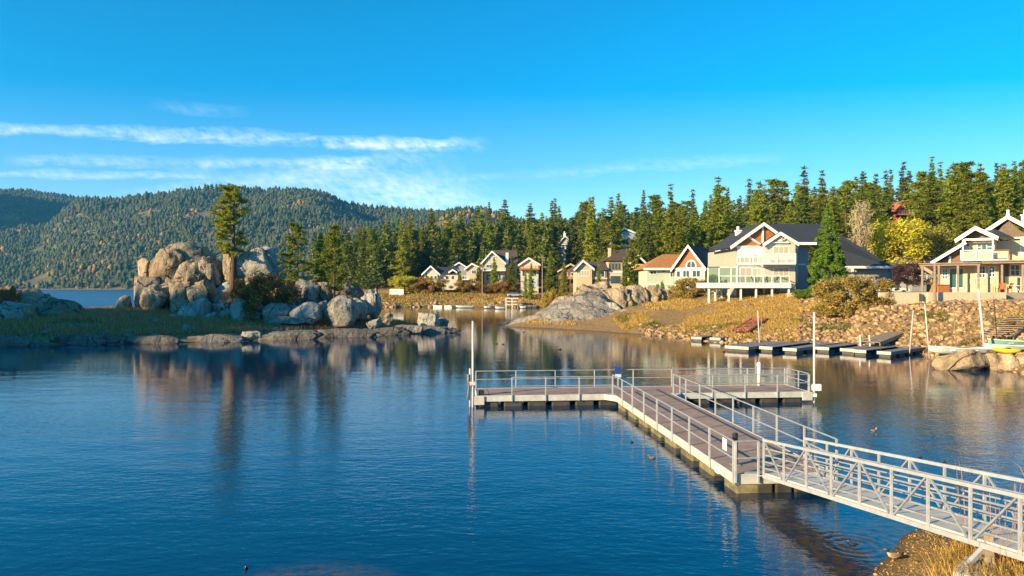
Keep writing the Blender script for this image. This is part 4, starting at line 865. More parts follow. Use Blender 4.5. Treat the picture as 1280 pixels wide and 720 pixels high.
# --- cove houses
h = House('navy_roof_house', 548, 215, 'white house with a navy blue roof at the head of the cove'); X, Z = h.X, h.Z
h.wall(530, 547, 342.3, 's_white', 9, peak=(538.5,335)); h.gable([(527.5,343.8),(538.5,333),(550,344)], 'r_navy', 0, 9, tw=.4)
g = h.G(); g.box(X(547), X(572), 215.8, 223, h.g0, Z(342)); g.build('wall', 's_white', h.o)
h.plane([(X(546),215.2,Z(342.5)),(X(574),215.2,Z(342.5)),(fx(570,220),220,fz(334.5,220)),(fx(540,220),220,fz(334.5,220))], 'r_navy')
for a in (533,538,543): h.win(a, a+3, 345, 349, 0, nv=0)
for a in (551,557,564): h.win(a, a+3.5, 345, 349, .8, nv=0)
h.gable([(561,341),(566,337.5),(571,341)], 'r_navy', .3, 4, tw=.3, name='dormer_roof')
h = House('grey_house', 573, 228, 'grey house with a brick chimney just behind the navy roofed house'); X, Z = h.X, h.Z
h.wall(563, 584, 336, 's_grey', 9, peak=(574,330)); h.gable([(561,336.8),(574,328.6),(587,336.8)], 'r_grey', 0, 9, tw=.3); h.chimney(568, 571.5, 319, 332, 2, 'rocky', cap=False); h.win(569, 577, 338, 342, 0); h.win(578, 582, 345, 350, 0, nv=0)
h = House('a_frame_house', 617, 210, 'tall cream A-frame house with a big glazed gable and dark roof'); X, Z = h.X, h.Z
h.wall(605, 631, 329, 's_cream', 9, peak=(615,317.5)); h.gable([(600.5,331),(615,314.5),(632,330)], 'r_brown', 0, 9, tw=.5)
h.plane([(X(630),212,Z(329)),(X(648),212,Z(327)),(fx(646,218),218,fz(313.5,218)),(fx(616,218),218,fz(313.5,218))], 'r_brown')
g = h.G(); g.box(X(631), X(646), 213, 219, h.g0, Z(328)); g.build('wall', 's_cream', h.o)
h.win(611, 614.5, 321, 328, 0, 'curtain', nv=0); h.win(615.5, 619.5, 321, 328, 0, 'curtain', nv=0); h.win(608, 622, 331, 336, 0, 'glass', nv=3); h.win(608, 613, 343, 350, 0); h.win(620, 626, 343, 350, 0)
g = h.G(); g.box(X(604), X(632), 207.8, 210, Z(339), Z(338)); g.build('balcony_floor', 'white', h.o); h.rail(604, 632, 334.8, 338, -2.2, 5, bal=18); h.chimney(632, 635.5, 315.5, 330, 1.5, cap=False)
h = House('cream_cottage', 592, 208, 'low cream cottage with small balcony left of the A-frame house'); X, Z = h.X, h.Z
h.wall(583, 602, 336, 's_cream', 7, peak=(590,331)); h.gable([(580.5,337.5),(590,330),(604,337)], 'r_brown', 0, 7, tw=.35); h.chimney(587.5, 589.5, 329.5, 333, 1, cap=False); h.win(590, 595, 338, 342, 0); h.rail(578, 587, 345, 349, -1.5, 3)
g = h.G(); g.box(X(578), X(587), 206.4, 208, Z(350), Z(349)); g.build('balcony_floor', 'white', h.o)
h = House('garage_house', 661, 197, 'white two storey house with an orange balcony above pale blue garage doors'); X, Z = h.X, h.Z
h.wall(651, 673, 330, 's_white', 8, peak=(661,324.5)); h.gable([(648,332),(661,323),(675,331.5)], 'r_grey', 0, 8, tw=.4)
g = h.G(); g.box(X(649), X(674), 195, 197, Z(337.5), Z(336)); g.build('balcony_floor', 'wood', h.o); h.rail(649, 674, 333, 336, -2, 5, 'wood', bal=16)
g = h.G(); g.box(X(658), X(664.5), 196.9, 196.97, Z(357), Z(348.5)); g.build('garage_door', 'litdoor', h.o); g = h.G(); g.box(X(665.8), X(672), 196.9, 196.97, Z(357), Z(348.5)); g.build('garage_door', 'litdoor', h.o)
h.win(653, 656, 338, 345, 0, nv=0); h.win(665, 670, 338, 345, 0)
h = House('dark_cabin', 711, 195, 'dark brown cabin with a timber balcony among the pines'); X, Z = h.X, h.Z
h.wall(700, 724, 338, 's_brown', 8, peak=(713,332)); h.gable([(697,340),(713,330.5),(728,339)], 'r_brown', 0, 8, trim='s_beige'); h.win(704, 709, 341, 345, 0); h.win(714, 720, 341, 345, 0)
g = h.G(); g.box(X(698), X(726), 193, 195, Z(349.2), Z(348)); g.build('balcony_floor', 'wood', h.o); h.rail(698, 726, 344.5, 348, -2, 6, 's_beige', bal=18)
for px in (699, 712, 725): g = h.G(); g.box(X(px)-.12, X(px)+.12, 193.1, 193.3, h.g0, Z(349.3)); g.build('post', 's_brown', h.o)
h = House('tower_house', 706, 238, 'narrow white house with a chimney showing high between the pines'); X, Z = h.X, h.Z
h.wall(700, 713, 303, 's_white', 6, peak=(706,297)); h.gable([(698,304.5),(706,295.5),(715,304)], 'r_navy', 0, 6); h.chimney(704.5, 707.5, 291.5, 300, 1); h.win(702.5, 705, 306, 312, 0, nv=0); h.win(707.5, 711, 306, 312, 0, nv=0)
h = House('blue_house', 786, 196, 'pale blue house half hidden by pines high on the slope'); X, Z = h.X, h.Z
h.wall(768, 802, 296, 's_blue', 8, peak=(780,288)); h.gable([(764,298),(780,286),(806,297)], 'r_navy', 0, 8); h.win(770, 774, 299, 306, 0, nv=0); h.win(778, 786, 299, 306, 0); h.win(793, 799, 299, 306, 0)
h = House('red_cabin', 1131, 172, 'red timber cabin with a wide gable high in the wood'); X, Z = h.X, h.Z
h.wall(1121, 1142, 262, 'skin_red', 7, peak=(1133,254)); h.gable([(1115,265.5),(1133,251.5),(1148,265)], 'r_red', 0, 7, trim='skin_red', over=1.4); h.win(1124, 1130, 263, 267, 0); h.win(1133, 1140, 263, 267, 0)
g = h.G(); g.box(X(1116), X(1146), 169.5, 172, Z(270), Z(268.5)); g.build('balcony_floor', 'wood', h.o); h.rail(1116, 1146, 265.8, 268.5, -2.5, 6, 'skin_red')
h = House('brick_chimney_house', 1180, 148, 'house of which only a red brick chimney and grey roof show in the wood'); X, Z = h.X, h.Z
h.wall(1170, 1196, 276, 's_brown', 7, peak=(1184,268)); h.gable([(1166,278),(1184,266),(1200,278)], 'r_grey', 0, 7, trim='s_brown'); h.chimney(1177, 1182, 252, 272, 2, 'brick', cap=False)
h = House('long_low_house', 1136, 104, 'low house with grey brown roofs between the dark roof and the beige house'); X, Z = h.X, h.Z
h.wall(1110, 1172, 338, 's_grey', 8); 
for (a, b, c, m_, y_) in ((1106,1128,1150,'r_grey',0),(1138,1158,1180,'r_brown',-.4)):
    h.plane([(X(a),103.2+y_,Z(337.5)),(X(c),103.2+y_,Z(337.5)),(fx(b+8,108),108+y_,fz(320,108)),(fx(b-8,108),108+y_,fz(320,108))], m_)
h.win(1116, 1122, 341, 349, 0); h.win(1150, 1158, 341, 349, 0)
h = House('garden_shed', 1148, 92, 'small grey garden shed with a pitched roof behind the purple tree'); X, Z = h.X, h.Z; h.g0 = 4.6
h.wall(1140, 1158, 341, 's_grey', 3, peak=(1149,336)); h.gable([(1137,342.3),(1149,334.5),(1161,342)], 'r_brown', 0, 3, trim='s_beige'); h.win(1146, 1152, 345, 353, 0, 'glass', nv=0, name='door')

# ------------------------------------------------------------------ boulders
import bmesh
_ico = {}
def ico(n):
    if n not in _ico:
        bm = bmesh.new(); bmesh.ops.create_icosphere(bm, subdivisions=n, radius=1); bm.verts.ensure_lookup_table()
        _ico[n] = ([v.co.copy() for v in bm.verts], [tuple(v.index for v in f.verts) for f in bm.faces]); bm.free()
    return _ico[n]
def boulder(p0, p1, q0, q1, Y, label, m='rock', dep=.8, blk=.75, amp=.16, sub=4, lean=0, grooves=0, name='boulder', group=None, sink=.25, dmax=6):
    cx, cz = fx((p0+p1)/2, Y), fz((q0+q1)/2, Y); rx, rz = (p1-p0)/2*Y/F, (q1-q0)/2*Y/F
    cz -= rz*sink; rz *= 1+sink; ry = min(dmax, max(rx, rz)*dep); sd = random.uniform(0, 90)
    vs, fs = ico(sub); out = []; sp = Vector((sd, sd*.7, -sd)); big = max(rx, rz)
    cuts = [(Vector((random.gauss(0,1), random.gauss(-.4,1), random.gauss(.3,.8))).normalized(), random.uniform(.66, .92)) for _ in range(9)]
    pp = []
    for v in vs:
        p = Vector([math.copysign(abs(c)**blk, c) for c in v])
        n = mn.noise(v*1.3+sp)*amp*1.5+mn.noise(v*3.1+sp)*amp*.8+mn.noise(v*8+sp)*amp*.28
        cr = mn.noise(Vector((v.x*1.6, v.y*1.6, v.z*.5))+sp*2); n -= amp*1.1*max(0, 1-abs(cr)*9)*.9
        if grooves: n -= amp*1.6*max(0, 1-abs(((v.x*1.25+v.z*.35+v.y*.4+.1*mn.noise(v*2+sp))*grooves/2) % 1-.5)*7)
        for cn, cd_ in cuts:      # fracture faces
            e_ = cn.dot(p)-cd_
            if e_ > 0: p = p-cn*e_*.85
        pp.append(p*(1+n))
    lo = [min(p[i] for p in pp) for i in range(3)]; hi = [max(p[i] for p in pp) for i in range(3)]
    for p in pp:
        p = Vector([-1+2*(p[i]-lo[i])/(hi[i]-lo[i]) for i in range(3)]); out.append((cx+p.x*rx*1.11+p.z*rx*lean, Y+ry*.6+p.y*ry, cz+p.z*rz*1.05))
    org = (cx, Y+ry*.6, cz-rz*.7); me = bpy.data.meshes.new(name); me.from_pydata([tuple(Vector(v)-Vector(org)) for v in out], [], fs); me.materials.append(M[m])
    me.polygons.foreach_set('use_smooth', [True]*len(me.polygons)); me.update()
    o = bpy.data.objects.new(name, me); COL.objects.link(o); o.location = org
    return tag(o, label, 'rock', group)
B = boulder
# island pile, back to front
B(188,262,303,340,93,'broad domed boulder forming the rounded left summit of the island pile','rock',blk=.8,amp=.12,lean=.05)
B(184,224,311,348,91,'warm lit round boulder leaning on the left summit dome','rocky',blk=.8)
B(168,190,323,350,92,'square golden boulder at the upper left corner of the pile','rocky',blk=.5,amp=.12)
B(296,353,307,350,94,'dark streaked dome at the upper right behind the pale sloping slab','rockg',blk=.85,grooves=3)
B(288,340,313,352,91,'pale smooth boulder sloping down to the right at the upper right of the pile','rockg',blk=.8,lean=-.25,amp=.12)
B(279,294,316,352,90.5,'narrow upright warm slab right of the lone pine','rocky',blk=.6,lean=-.1)
B(262,283,325,362,92,'dark upright rock at the foot of the lone pine','rock',blk=.65)
B(158,199,346,388,89,'big square sided boulder at the left end of the pile','rock',blk=.45,amp=.1)
B(196,222,343,388,90,'tall split rock between the square boulder and the centre','rock',blk=.6,lean=.2)
B(176,203,356,384,87.5,'dark stained bulging boulder in front of the square boulder','rock',blk=.8)
B(218,243,326,353,90,'rounded boulder at the left of the three upper middle ones','rock',lean=.15)
B(232,251,327,352,89.2,'smaller egg shaped boulder in the middle of the upper three','rock')
B(246,272,320,354,90,'upright split boulder just left of the lone pine trunk','rock',blk=.7,grooves=2)
B(209,240,348,388,88.5,'brown slanting boulder below the upper three','rock',lean=.2,blk=.65)
B(232,268,348,378,89,'broad brown boulder in the middle of the pile','rock',blk=.55,grooves=2)
B(233,256,361,376,86.3,'flat oval ledge stone sticking out from the middle of the pile','rocky',blk=.8,amp=.08)
B(265,298,350,386,90,'tall cracked grey rock wall in the middle right of the pile','rockg',blk=.5,grooves=3)
B(292,330,343,385,91,'shadowed rock mass behind the rust coloured bushes','rock',blk=.6)
B(325,362,352,392,92,'dark shadowed rock behind the biggest rust bush','rock',blk=.7)
B(213,233,372,394,84.5,'round tan boulder with a flat face at the foot of the pile','rocky',amp=.1)
B(223,260,373,399,83.5,'large pale faced boulder at the foot of the pile','rockg',blk=.55,amp=.1)
B(208,224,393,406,82.5,'pale block under the round tan boulder','rockg',blk=.5)
B(224,239,395,408,82,'pale block under the large pale boulder','rockg',blk=.5)
B(252,273,390,404,83,'low grey boulder right of the pale faced boulder','rockg')
B(258,280,380,392,85,'small grey boulder under the cracked rock wall','rockg')
B(271,290,380,397,84,'rounded pale stone between the cracked wall and the blocky boulder','rockg')
B(286,311,373,400,83,'blocky pale boulder with a flat top in the foot row','rockg',blk=.55)
B(310,329,377,399,83.2,'leaning pale boulder with a dark cap in the foot row','rockg',lean=-.2)
B(326,359,379,400,82.5,'wide pale boulder with an arched top in the foot row','rockg',blk=.6)
B(325,378,394,405,81.5,'long low grey slab below the wide pale boulder','rockg',blk=.7)
B(362,398,378,400,82.3,'big smooth egg shaped pale boulder in the foot row','rockg',amp=.08,lean=-.15)
B(357,370,380,396,84,'small round boulder tucked left of the egg shaped one','rockg')
B(366,402,349,384,88,'large smooth dark boulder sloping to the right behind the egg shaped one','rockg',lean=-.3,blk=.8)
B(393,414,353,378,89,'tan boulder behind the left side of the smooth dark boulder','rock')
B(394,410,376,392,84.5,'pale boulder wedged left of the largest right hand boulder','rockg')
B(404,447,370,402,83,'largest pale rounded boulder at the right of the island','rockg',amp=.1,blk=.7,lean=-.15)
B(416,455,351,380,89,'dark craggy rock behind the largest right hand boulder','rock',blk=.6,grooves=2)
B(438,458,373,396,86,'grey boulder right of the largest rounded boulder','rockg',blk=.6)
B(452,473,361,392,87,'steep dark blue grey cliff block at the right end of the pile','rockg',blk=.5,grooves=2)
B(368,400,345,356,94,'low dark rock between the left and middle island pines','rock')
B(457,479,398,411,80,'pale boulder lying on the grass right of the pile','rockg',blk=.7)
B(476,491,391,404,83,'small leaning stone in the reeds right of the pile','rock',lean=.4)
B(522,548,391,409,86,'rounded grey boulder near the tip of the island','rockg',blk=.7)
B(535,560,397,411,88,'low dark rock just behind the island tip','rockg')
B(490,572,406,419,83.5,'long flat granite shelf forming the tip of the island','rockshade',blk=.6,dep=.28,amp=.1,grooves=5)
B(516,528,407,418,82,'squared block in the granite shelf at the tip','rockg',blk=.4,amp=.06)
for (a_, b_, c_, d_, Yy, lb) in ((-30,60,421,434,65.5,'long low granite shelf at the island waterline on the far left'),(62,150,419,431,67,'low grey granite shelf below the left reeds at the waterline'),(150,222,420,430,68,'flat granite shelf at the waterline below the square sided boulder'),
     (236,300,418,428,70,'flat granite shelf right of the isolated round boulder'),(326,400,413,424,73.5,'long shelf of grey granite below the egg shaped boulder'),(395,470,411,421,76.5,'flat shelf of granite below the largest rounded boulder'),(455,510,409,418,80,'low granite shelf left of the island tip')):
    B(a_,b_,c_,d_,Yy,lb,'rockshade',blk=.65,dep=.22,amp=.14,sink=.6)
B(224,239,406,420,74,'isolated round grey boulder near the island waterline','rockg')
B(75,100,406,420,74,'low pale slab standing in the grass at the left of the island','rockg',lean=.3)
B(117,140,403,414,77,'flat tan stone in the reeds at the left of the island','rock')
B(151,164,398,410,79,'small pale boulder left of the island pile','rockg')
B(183,205,399,411,78,'low pale boulder just below the square sided boulder','rockg')
B(145,161,370,390,88,'pointed tan slab beside the square sided boulder','rocky',blk=.7,lean=.25)
B(300,325,414,424,71,'low flat stone at the island waterline under the foot row','rockg',blk=.8,dep=.5)
B(-5,8,423,432,66.5,'small pale stone at the waterline on the far left','rockg')
B(-30,30,361,395,84,'broad layered dark rock at the left edge of the picture','rock',blk=.6,grooves=2)
B(14,58,362,392,83,'humped dark brown rock near the left edge','rock',blk=.75)
B(40,96,373,398,82,'long low reddish brown rock left of the open lake view','rock',blk=.8,lean=-.15)
B(30,40,381,397,79,'small pale upright stone among the left rocks','rocky',blk=.5)
B(-10,34,377,402,79,'grey bedded rock face at the lower left edge','rockg',blk=.5,grooves=3)
B(-120,-20,362,400,80,'large low rock outside the left edge','rock')
B(98,150,386,400,86,'low grey rock bank behind the left reeds','rock',blk=.8,amp=.1)
# granite point
TOPX, TOPY = [623,640,655,675,695,712,730,748,765], [411.5,404,397,389,378,370,364,366,376]
vs, fs = [], []; ni, nj = 110, 34
for i in range(ni+1):
    px = 623+142*i/ni; top = np.interp(px, TOPX, TOPY)
    Yf = np.interp(px, [623,640,700,765], [98.5,96.6,93.5,92.5]); Yc = Yf+np.interp(px, [623,640,700,765], [.6,3.5,8.5,10])
    for j in range(nj+1):
        t = j/nj
        if t < .8: q_ = t/.8; Y = Yf+(Yc-Yf)*q_; z = -.35+(fz(top, Yc)+.35)*q_**.72
        else: q_ = (t-.8)/.2; Y = Yc+3.0*q_; z = fz(top, Yc)*(1-q_**1.6)-.5*q_
        x = fx(px, Yc); p = Vector((x, Y, z)); a_ = x*.35+Y*.9      # grooves run down towards the water
        z += (mn.noise(Vector((a_*.55, x*.12, 3)))*.75+mn.noise(Vector((a_*1.6, x*.3, 8)))*.28-max(0, 1-abs(mn.noise(Vector((a_*.8, x*.1, 5))))*12)*.35)*min(1, t*5)*min(1, (ni-i)/8)
        vs.append((x+mn.noise(p*.6)*.35, Y+mn.noise(p*.6+Vector((9,9,9)))*.35, z))
for i in range(ni):
    for j in range(nj): a_ = i*(nj+1)+j; fs.append((a_, a_+nj+1, a_+nj+2, a_+1))
me = bpy.data.meshes.new('granite_slab'); me.from_pydata(vs, [], fs); me.materials.append(M['rockslab']); me.polygons.foreach_set('use_smooth', [True]*len(fs)); me.update()
tag(link('granite_slab', me), 'broad pale granite slab sloping down to the water at the tip of the point', 'rock')
B(688,722,370,388,104,'pale crest of the granite slab on the point','rocky',blk=.8,lean=.5,dep=.5)
B(712,772,356,392,104,'domed granite mass with cracked front at the top of the point','rocky',blk=.75,amp=.18,lean=.2)
B(734,764,352,372,107,'rounded granite cap highest on the point','rocky',blk=.75)
B(752,790,360,398,102,'tan granite hump in the middle of the point','rocky',blk=.7,grooves=2)
B(772,812,357,398,103,'big smooth sunlit granite dome on the right half of the point','rocky',blk=.75,amp=.12,lean=-.2)
B(800,832,358,392,104,'ribbed granite dome with dark diagonal cracks','rocky',blk=.75,grooves=5,lean=-.3)
B(822,852,360,384,105,'warm granite hump at the right end of the point','rocky',blk=.8,lean=-.3)
B(716,734,392,406,96,'small round tan boulder in the middle foot of the point','rocky')
B(728,752,385,404,97,'tan boulder right of the small round one','rocky')
B(742,775,378,396,98.5,'low wide grey boulder shaded on its right side','rockg')
B(748,775,391,404,96,'flat tan boulder at the foot of the sunlit dome','rocky')
B(774,792,387,402,97,'upright small boulder at the foot of the sunlit dome','rocky')
# rocks at the right waterline
B(1180,1243,436,463,46.5,'large smooth tan boulder under the pale green skiff','rocky',blk=.7,amp=.08,dep=.6)
B(1237,1259,441,463,46.8,'narrow cracked boulder between the two smooth shoreline ones','rocky',amp=.1,lean=-.2)
B(1252,1277,442,465,46.3,'rounded tan boulder below the yellow kayak','rocky',amp=.07,blk=.7)
B(1272,1310,444,470,46,'shaded boulder at the right edge of the picture','rocky')
for i, (px, q, s_, lb) in enumerate([(896,411,5,'pale stone on the bank above the left slip docks'),(842,412,7,'largest pale stone at the waterline left of the slip docks'),(1075,408,5,'pale pointed stone left of the long ramp'),(1118,386,6,'white stone high in the rubble right of the big bush'),
      (1262,415,6,'round stone beside the timber steps'),(935,384,5,'pale stone on the slope below the deck posts'),(1057,395,5,'pale stone at the foot of the big olive bush'),(1232,399,7,'dark stone under the right end of the garden wall'),(975,398,4,'grey stone halfway down the slope'),(955,379,5,'stone at the foot of the rightmost deck post')]):
    Yq = 70+ (i*3) % 9
    for Y in np.arange(50, 100, .25):
        if hz(fx(px, Y), Y) > fz(q, Y): Yq = Y; break
    B(px-s_, px+s_, q-s_*.8, q+s_*.7, Yq, lb, 'rocky', sub=3, amp=.2, blk=.7)

# ------------------------------------------------------------------ floating dock with railings
OX, OY, AN = 5.88, 19.0, R(4.87)
E1 = (math.cos(AN), math.sin(AN)); E2 = (-math.sin(AN), math.cos(AN))
def D(u, v, z=0): return (OX+u*E1[0]+v*E2[0], OY+u*E1[1]+v*E2[1], z)
dxf = lambda p: D(*p)
W_, V1, V2, U0, U1, DZ = 2.75, 14.15, 16.6, -6.3, 9.4, .5
dock = thing('floating_dock', D(1.4, 8, 0), 'T shaped floating dock with brown decking and metal railings in the foreground', 'dock')
def dpart(name, m, fn, bevel=0, parent=None, smooth=False):
    g = G(dxf); fn(g); return g.build(name, m, parent or dock, smooth, bevel)
M['deck2'] = mat('brown_decking', (.42,.265,.185), .8, col2=(.29,.19,.145), vscale=1.3, det=10, bump=.15, bscale=30)
def boards(g, u0, u1, v0, v1, along, st):    # panels with small gaps
    a, b = (v0, v1) if along == 'v' else (u0, u1); n = max(1, round((b-a)/st)); w = (b-a)/n
    for i in range(n):
        if along == 'v': g.box(u0, u1, a+i*w+.008, a+(i+1)*w-.008, DZ-.05, DZ)
        else: g.box(a+i*w+.008, a+(i+1)*w-.008, v0, v1, DZ-.05, DZ)
dpart('deck_surface', 'deck2', lambda g: boards(g, .06, W_-.06, .06, V1-.004, 'v', 1.75))
dpart('deck_surface', 'deck2', lambda g: boards(g, U0+.6, U1-.6, V1+.06, V2-.06, 'u', 1.75))
dpart('deck_surface', 'deck2', lambda g: (boards(g, U0+.06, U0+.592, V1+.06, V2-.06, 'u', 1.75), boards(g, U1-.592, U1-.06, V1+.06, V2-.06, 'u', 1.75)))
dpart('subframe', 'black', lambda g: (g.box(.1, W_-.1, .1, V1, .3, DZ-.06), g.box(U0+.1, U1-.1, V1+.08, V2-.1, .3, DZ-.061)))
for (a, b, c, d) in ((0, .05, 0, V1-.002), (W_-.05, W_, 0, V1-.002), (.052, W_-.052, 0, .055), (U0, -.0, V1, V1+.055), (W_, U1, V1, V1+.055), (U0, U1, V2-.055, V2), (U0, U0+.055, V1+.057, V2-.057), (U1-.055, U1, V1+.057, V2-.057)):
    dpart('fascia', 'fascia', lambda g: g.box(a, b, c, d, .24, DZ+.012), .01)
dpart('corner_gusset', 'fascia', lambda g: g.flat([(-.45,V1-.003),(-.003,V1-.6),(-.003,V1-.003)], .26, DZ+.008)); dpart('corner_gusset', 'fascia', lambda g: g.flat([(W_+.003,V1-.003),(W_+.003,V1-.6),(W_+.45,V1-.003)], .26, DZ+.008))
n = 8
for i in range(n):
    v0 = .03+i*V1/n; 
    dpart('float', 'float', lambda g: g.box(.06, 1.05, v0, v0+1.15 if i else v0+.9, -.35, .236), .06)
    dpart('float', 'float', lambda g: g.box(W_-1.05, W_-.06, v0+.25, v0+1.3, -.35, .235), .06)
for i in range(5): dpart('float', 'float2', lambda g: g.box(.08+i*.53, .08+i*.53+.46, .02, .9, -.35, .238), .05) if 0 < i < 5 else None  # near end floats in dark material, that face's shade put into the colour
for i in range(14):
    u = U0+.15+i*1.1
    if u+.9 > U1: break
    dpart('float', 'float2', lambda g: (g.box(u, u+.85, V1+.1, V1+.95, -.35, .235), g.box(u, u+.85, V2-.95, V2-.1, -.35, .235)), .05)
dpart('end_cap', 'conc', lambda g: (g.box(U0-.1, U0+.35, V1-.07, V1-.004, .1, DZ), g.box(U1-.4, U1+.1, V1-.07, V1-.004, .1, DZ)), .02)
def railing(pts, zt=1.40, zm=.95, drop=.26, out=0, name='railing'):     # pts: list of (u, v) post positions along a line
    rail = dpart(name, 'galv', lambda g: [g.tube((*a, zz), (*b, zz), .023) for a, b in zip(pts, pts[1:]) for zz in (zt, zm)], smooth=False)
    for (u, v) in pts:
        dpart('post', 'alu', lambda g: g.box(u-.024, u+.024, v-.024, v+.024, drop, zt+.0), parent=rail)
    return rail
railing([(-.045, -.03+i*V1/8) for i in range(9)])
railing([(W_+.045, -.03+i*V1/8) for i in range(9)])
railing([(-.045+.05, -.06), (.62, -.06)], drop=.3)
railing([(U0+.05+i*(abs(U0)-.12)/4, V1-.04) for i in range(1, 5)], 1.33, .93, .24)
railing([(W_+.35+i*1.56, V1-.04) for i in range(5)], 1.33, .93, .24)
railing([(U0+.05+i*(U1-U0-.1)/8, V2+.04) for i in range(9)], 1.33, .93, .3)
railing([(U1+.04, V2-.05), (U1+.04, (V1+V2)/2), (U1+.04, V1+.25)], 1.33, .93, .3)
for s_ in (U0+.02, U1-.02):      # rail return on the left back
    pass
dpart('cleat', 'galv', lambda g: g.box(.3, .62, .02, .14, DZ+.0125, DZ+.05))
dpart('utility_box', 'whitep', lambda g: g.box(-.09, -.012, .95, 1.2, .28, .48))
dpart('notice', 'whitep', lambda g: g.box(-.09, -.076, .35, .62, 1.05, 1.37))
dpart('rubber_fender_block', 'black', lambda g: g.box(U0+.1, U0+.35, V1+.15, V1+.4, DZ+.003, DZ+.22), .02)
t = tag(G().tube(D(.42, 1.0, -.6), D(.42, 1.0, 1.36), .075, n=14).tube(D(.42, 1.0, 1.36), D(.42, 1.0, 1.4), .088, .06, 14).build('mooring_pile', 'black', None, True), 'black capped pile at the near left corner of the dock', 'pile')
dpart('pile_guide', 'galv', lambda g: g.box(.3, .54, .88, 1.12, DZ+.0125, DZ+.03))
def guidepole(u, v, top, label, r=.055):
    x, y, _ = D(u, v); t = thing('mooring_pole', (x, y, 0), label, 'pole')
    g = G(); g.tube((x,y,-1.5), (x,y,top), r, r*.9, 12); g.build('pole', 'pole', t, True); return t, x, y
t, x, y = guidepole(U0-.17, V1+.02, 3.9, 'tall pale mooring pole at the left end of the dock with a rope collar')
g = G(); g.tube((x-.13,y,-.2),(x-.13,y,1.75),.045,n=10); g.build('side_pipe', 'pole', t, True); g = G(); g.box(x-.22,x+.12,y-.12,y+.12,1.0,1.16); g.build('collar', 'conc', t)
g = G(); g.tube((x-.2,y-.08,1.5),(x-.2,y-.08,1.0),.05,n=8); g.tube((x-.16,y-.1,1.12),(x-.24,y-.08,.35),.035,n=8); g.build('rope', 'timber', t, True)
t, x, y = guidepole(U1+.22, V1+.05, 4.25, 'tall pale mooring pole at the right end of the dock with white hoop')
g = G(); g.box(x-.1,x+.3,y-.1,y+.1,.55+.0,.85); g.build('hoop', 'whitep', t); g = G(); g.box(x-.6,x+.08,y-.12,y+.12,.26,.42); g.build('bracket', 'whitep', t)
x, y, _ = D(7.9, V2-.2); t = thing('white_bollard', (x, y, DZ), 'white round topped bollard near the far right corner of the dock', 'bollard')
g = G(); g.tube((x,y,DZ),(x,y,1.5),.085,n=12); g.build('post', 'whitep', t, True); g = G(); g.loft([((x+.0,y,1.5),.1,.02,0)]*1+[((x+.001*i,y,1.5),.1,.1,0) for i in range(1)]) if 0 else g.tube((x,y,1.5),(x,y,1.56),.12,.12,14).tube((x,y,1.56),(x,y,1.68),.12,.05,14); g.build('cap', 'whitep', t, True)
x, y, _ = D(.75, V2-.1); t = thing('dock_sign', (x, y, DZ), 'small blue sign on a short post at the back of the dock crossing', 'sign')
g = G(); g.box(x-.04,x+.04,y-.02,y+.04,DZ,1.3); g.build('post', 'galv', t); g = G(); g.box(x-.15,x+.15,y-.06,y-.022,1.14,1.5); p_ = g.build('sign_panel', 'navy', t)
g = G(); g.box(x-.15,x+.15,y-.06,y-.022,.98,1.138); g.build('sign_panel', 'litdoor', t)

# ------------------------------------------------------------------ gangway
A0 = Vector((6.47, 18.5, .60)); DV = Vector((1.3, -7.5, .75)); PV = Vector((.985, .171, 0))*1.16; TE = 1.25
gw = thing('gangway', tuple(A0), 'aluminium truss gangway sloping from the dock up to the near right bank', 'gangway')
def gp(t, side, h=0): return A0+DV*t+PV*side+Vector((0,0,h))
HT = .93
for side in (0, 1):
    a, b = gp(0, side), gp(TE, side)
    g = G(); g.bar(a, b, .06, .085); g.build('bottom_chord', 'alu', gw)
    g = G(); g.bar(gp(0, side, HT), gp(TE, side, HT), .062, .062); g.build('top_chord', 'alu', gw)
    ins = (1 if side == 0 else -1)*.042
    for h_ in (.20,.37,.54,.71): g = G(); o_ = PV.normalized()*ins; g.bar(gp(.0, side, h_)+o_, gp(TE, side, h_)+o_, .018, .032); g.build('rail', 'galv', gw)
    nP = 10
    for i in range(nP+1):
        t_ = i*.125
        g = G(); g.bar(gp(t_, side, .04), gp(t_, side, HT-.03), .042); g.build('post', 'alu', gw)
        if i % 2 == 0:
            for j in (i-1, i+1):
                if 0 <= j <= nP: g = G(); g.bar(gp(t_+(.008 if j > i else -.008), side, HT-.04), gp(j*.125+(.01 if j < i else -.01), side, .05), .032); g.build('brace', 'galv', gw)
g = G(); g.add([gp(.0,.03,.035),gp(TE,.03,.035),gp(TE,.97,.035),gp(0,.97,.035),gp(.0,.03,.075),gp(TE,.03,.075),gp(TE,.97,.075),gp(0,.97,.075)], [(0,1,2,3),(7,6,5,4),(0,4,5,1),(1,5,6,2),(2,6,7,3),(3,7,4,0)])
M['grate'] = mat('gangway_decking', (.56,.53,.47), .6, .1, var=.12, vscale=2); g.build('deck', 'grate', gw)
for i in range(14): g = G(); t_ = i*.09+.03; g.bar(gp(t_, .04, .078), gp(t_, .96, .078), .02, .012); g.build('tread', 'galv', gw)
g = G(); g.add([gp(-.06,.04,-.07),gp(0,.04,.03),gp(0,.96,.03),gp(-.06,.96,-.07),gp(-.06,.04,-.09),gp(0,.04,0),gp(0,.96,0),gp(-.06,.96,-.09)], [(0,1,2,3),(7,6,5,4),(0,4,5,1),(2,6,7,3)]); g.build('ramp_plate', 'alu', gw)
t = thing('concrete_footing', (7.45, 11.6, .3), 'concrete footing block with a steel strut under the gangway end', 'footing')
g = G(); g.flat([(6.95,11.35),(7.55,10.75),(8.5,11.5),(7.6,12.05)], .1, .98); g.build('block', 'conc', t, False, .03)
g = G(); g.bar((7.3,11.55,1.0),(7.72,11.7,1.28),.07); g.build('strut', 'alu', t)
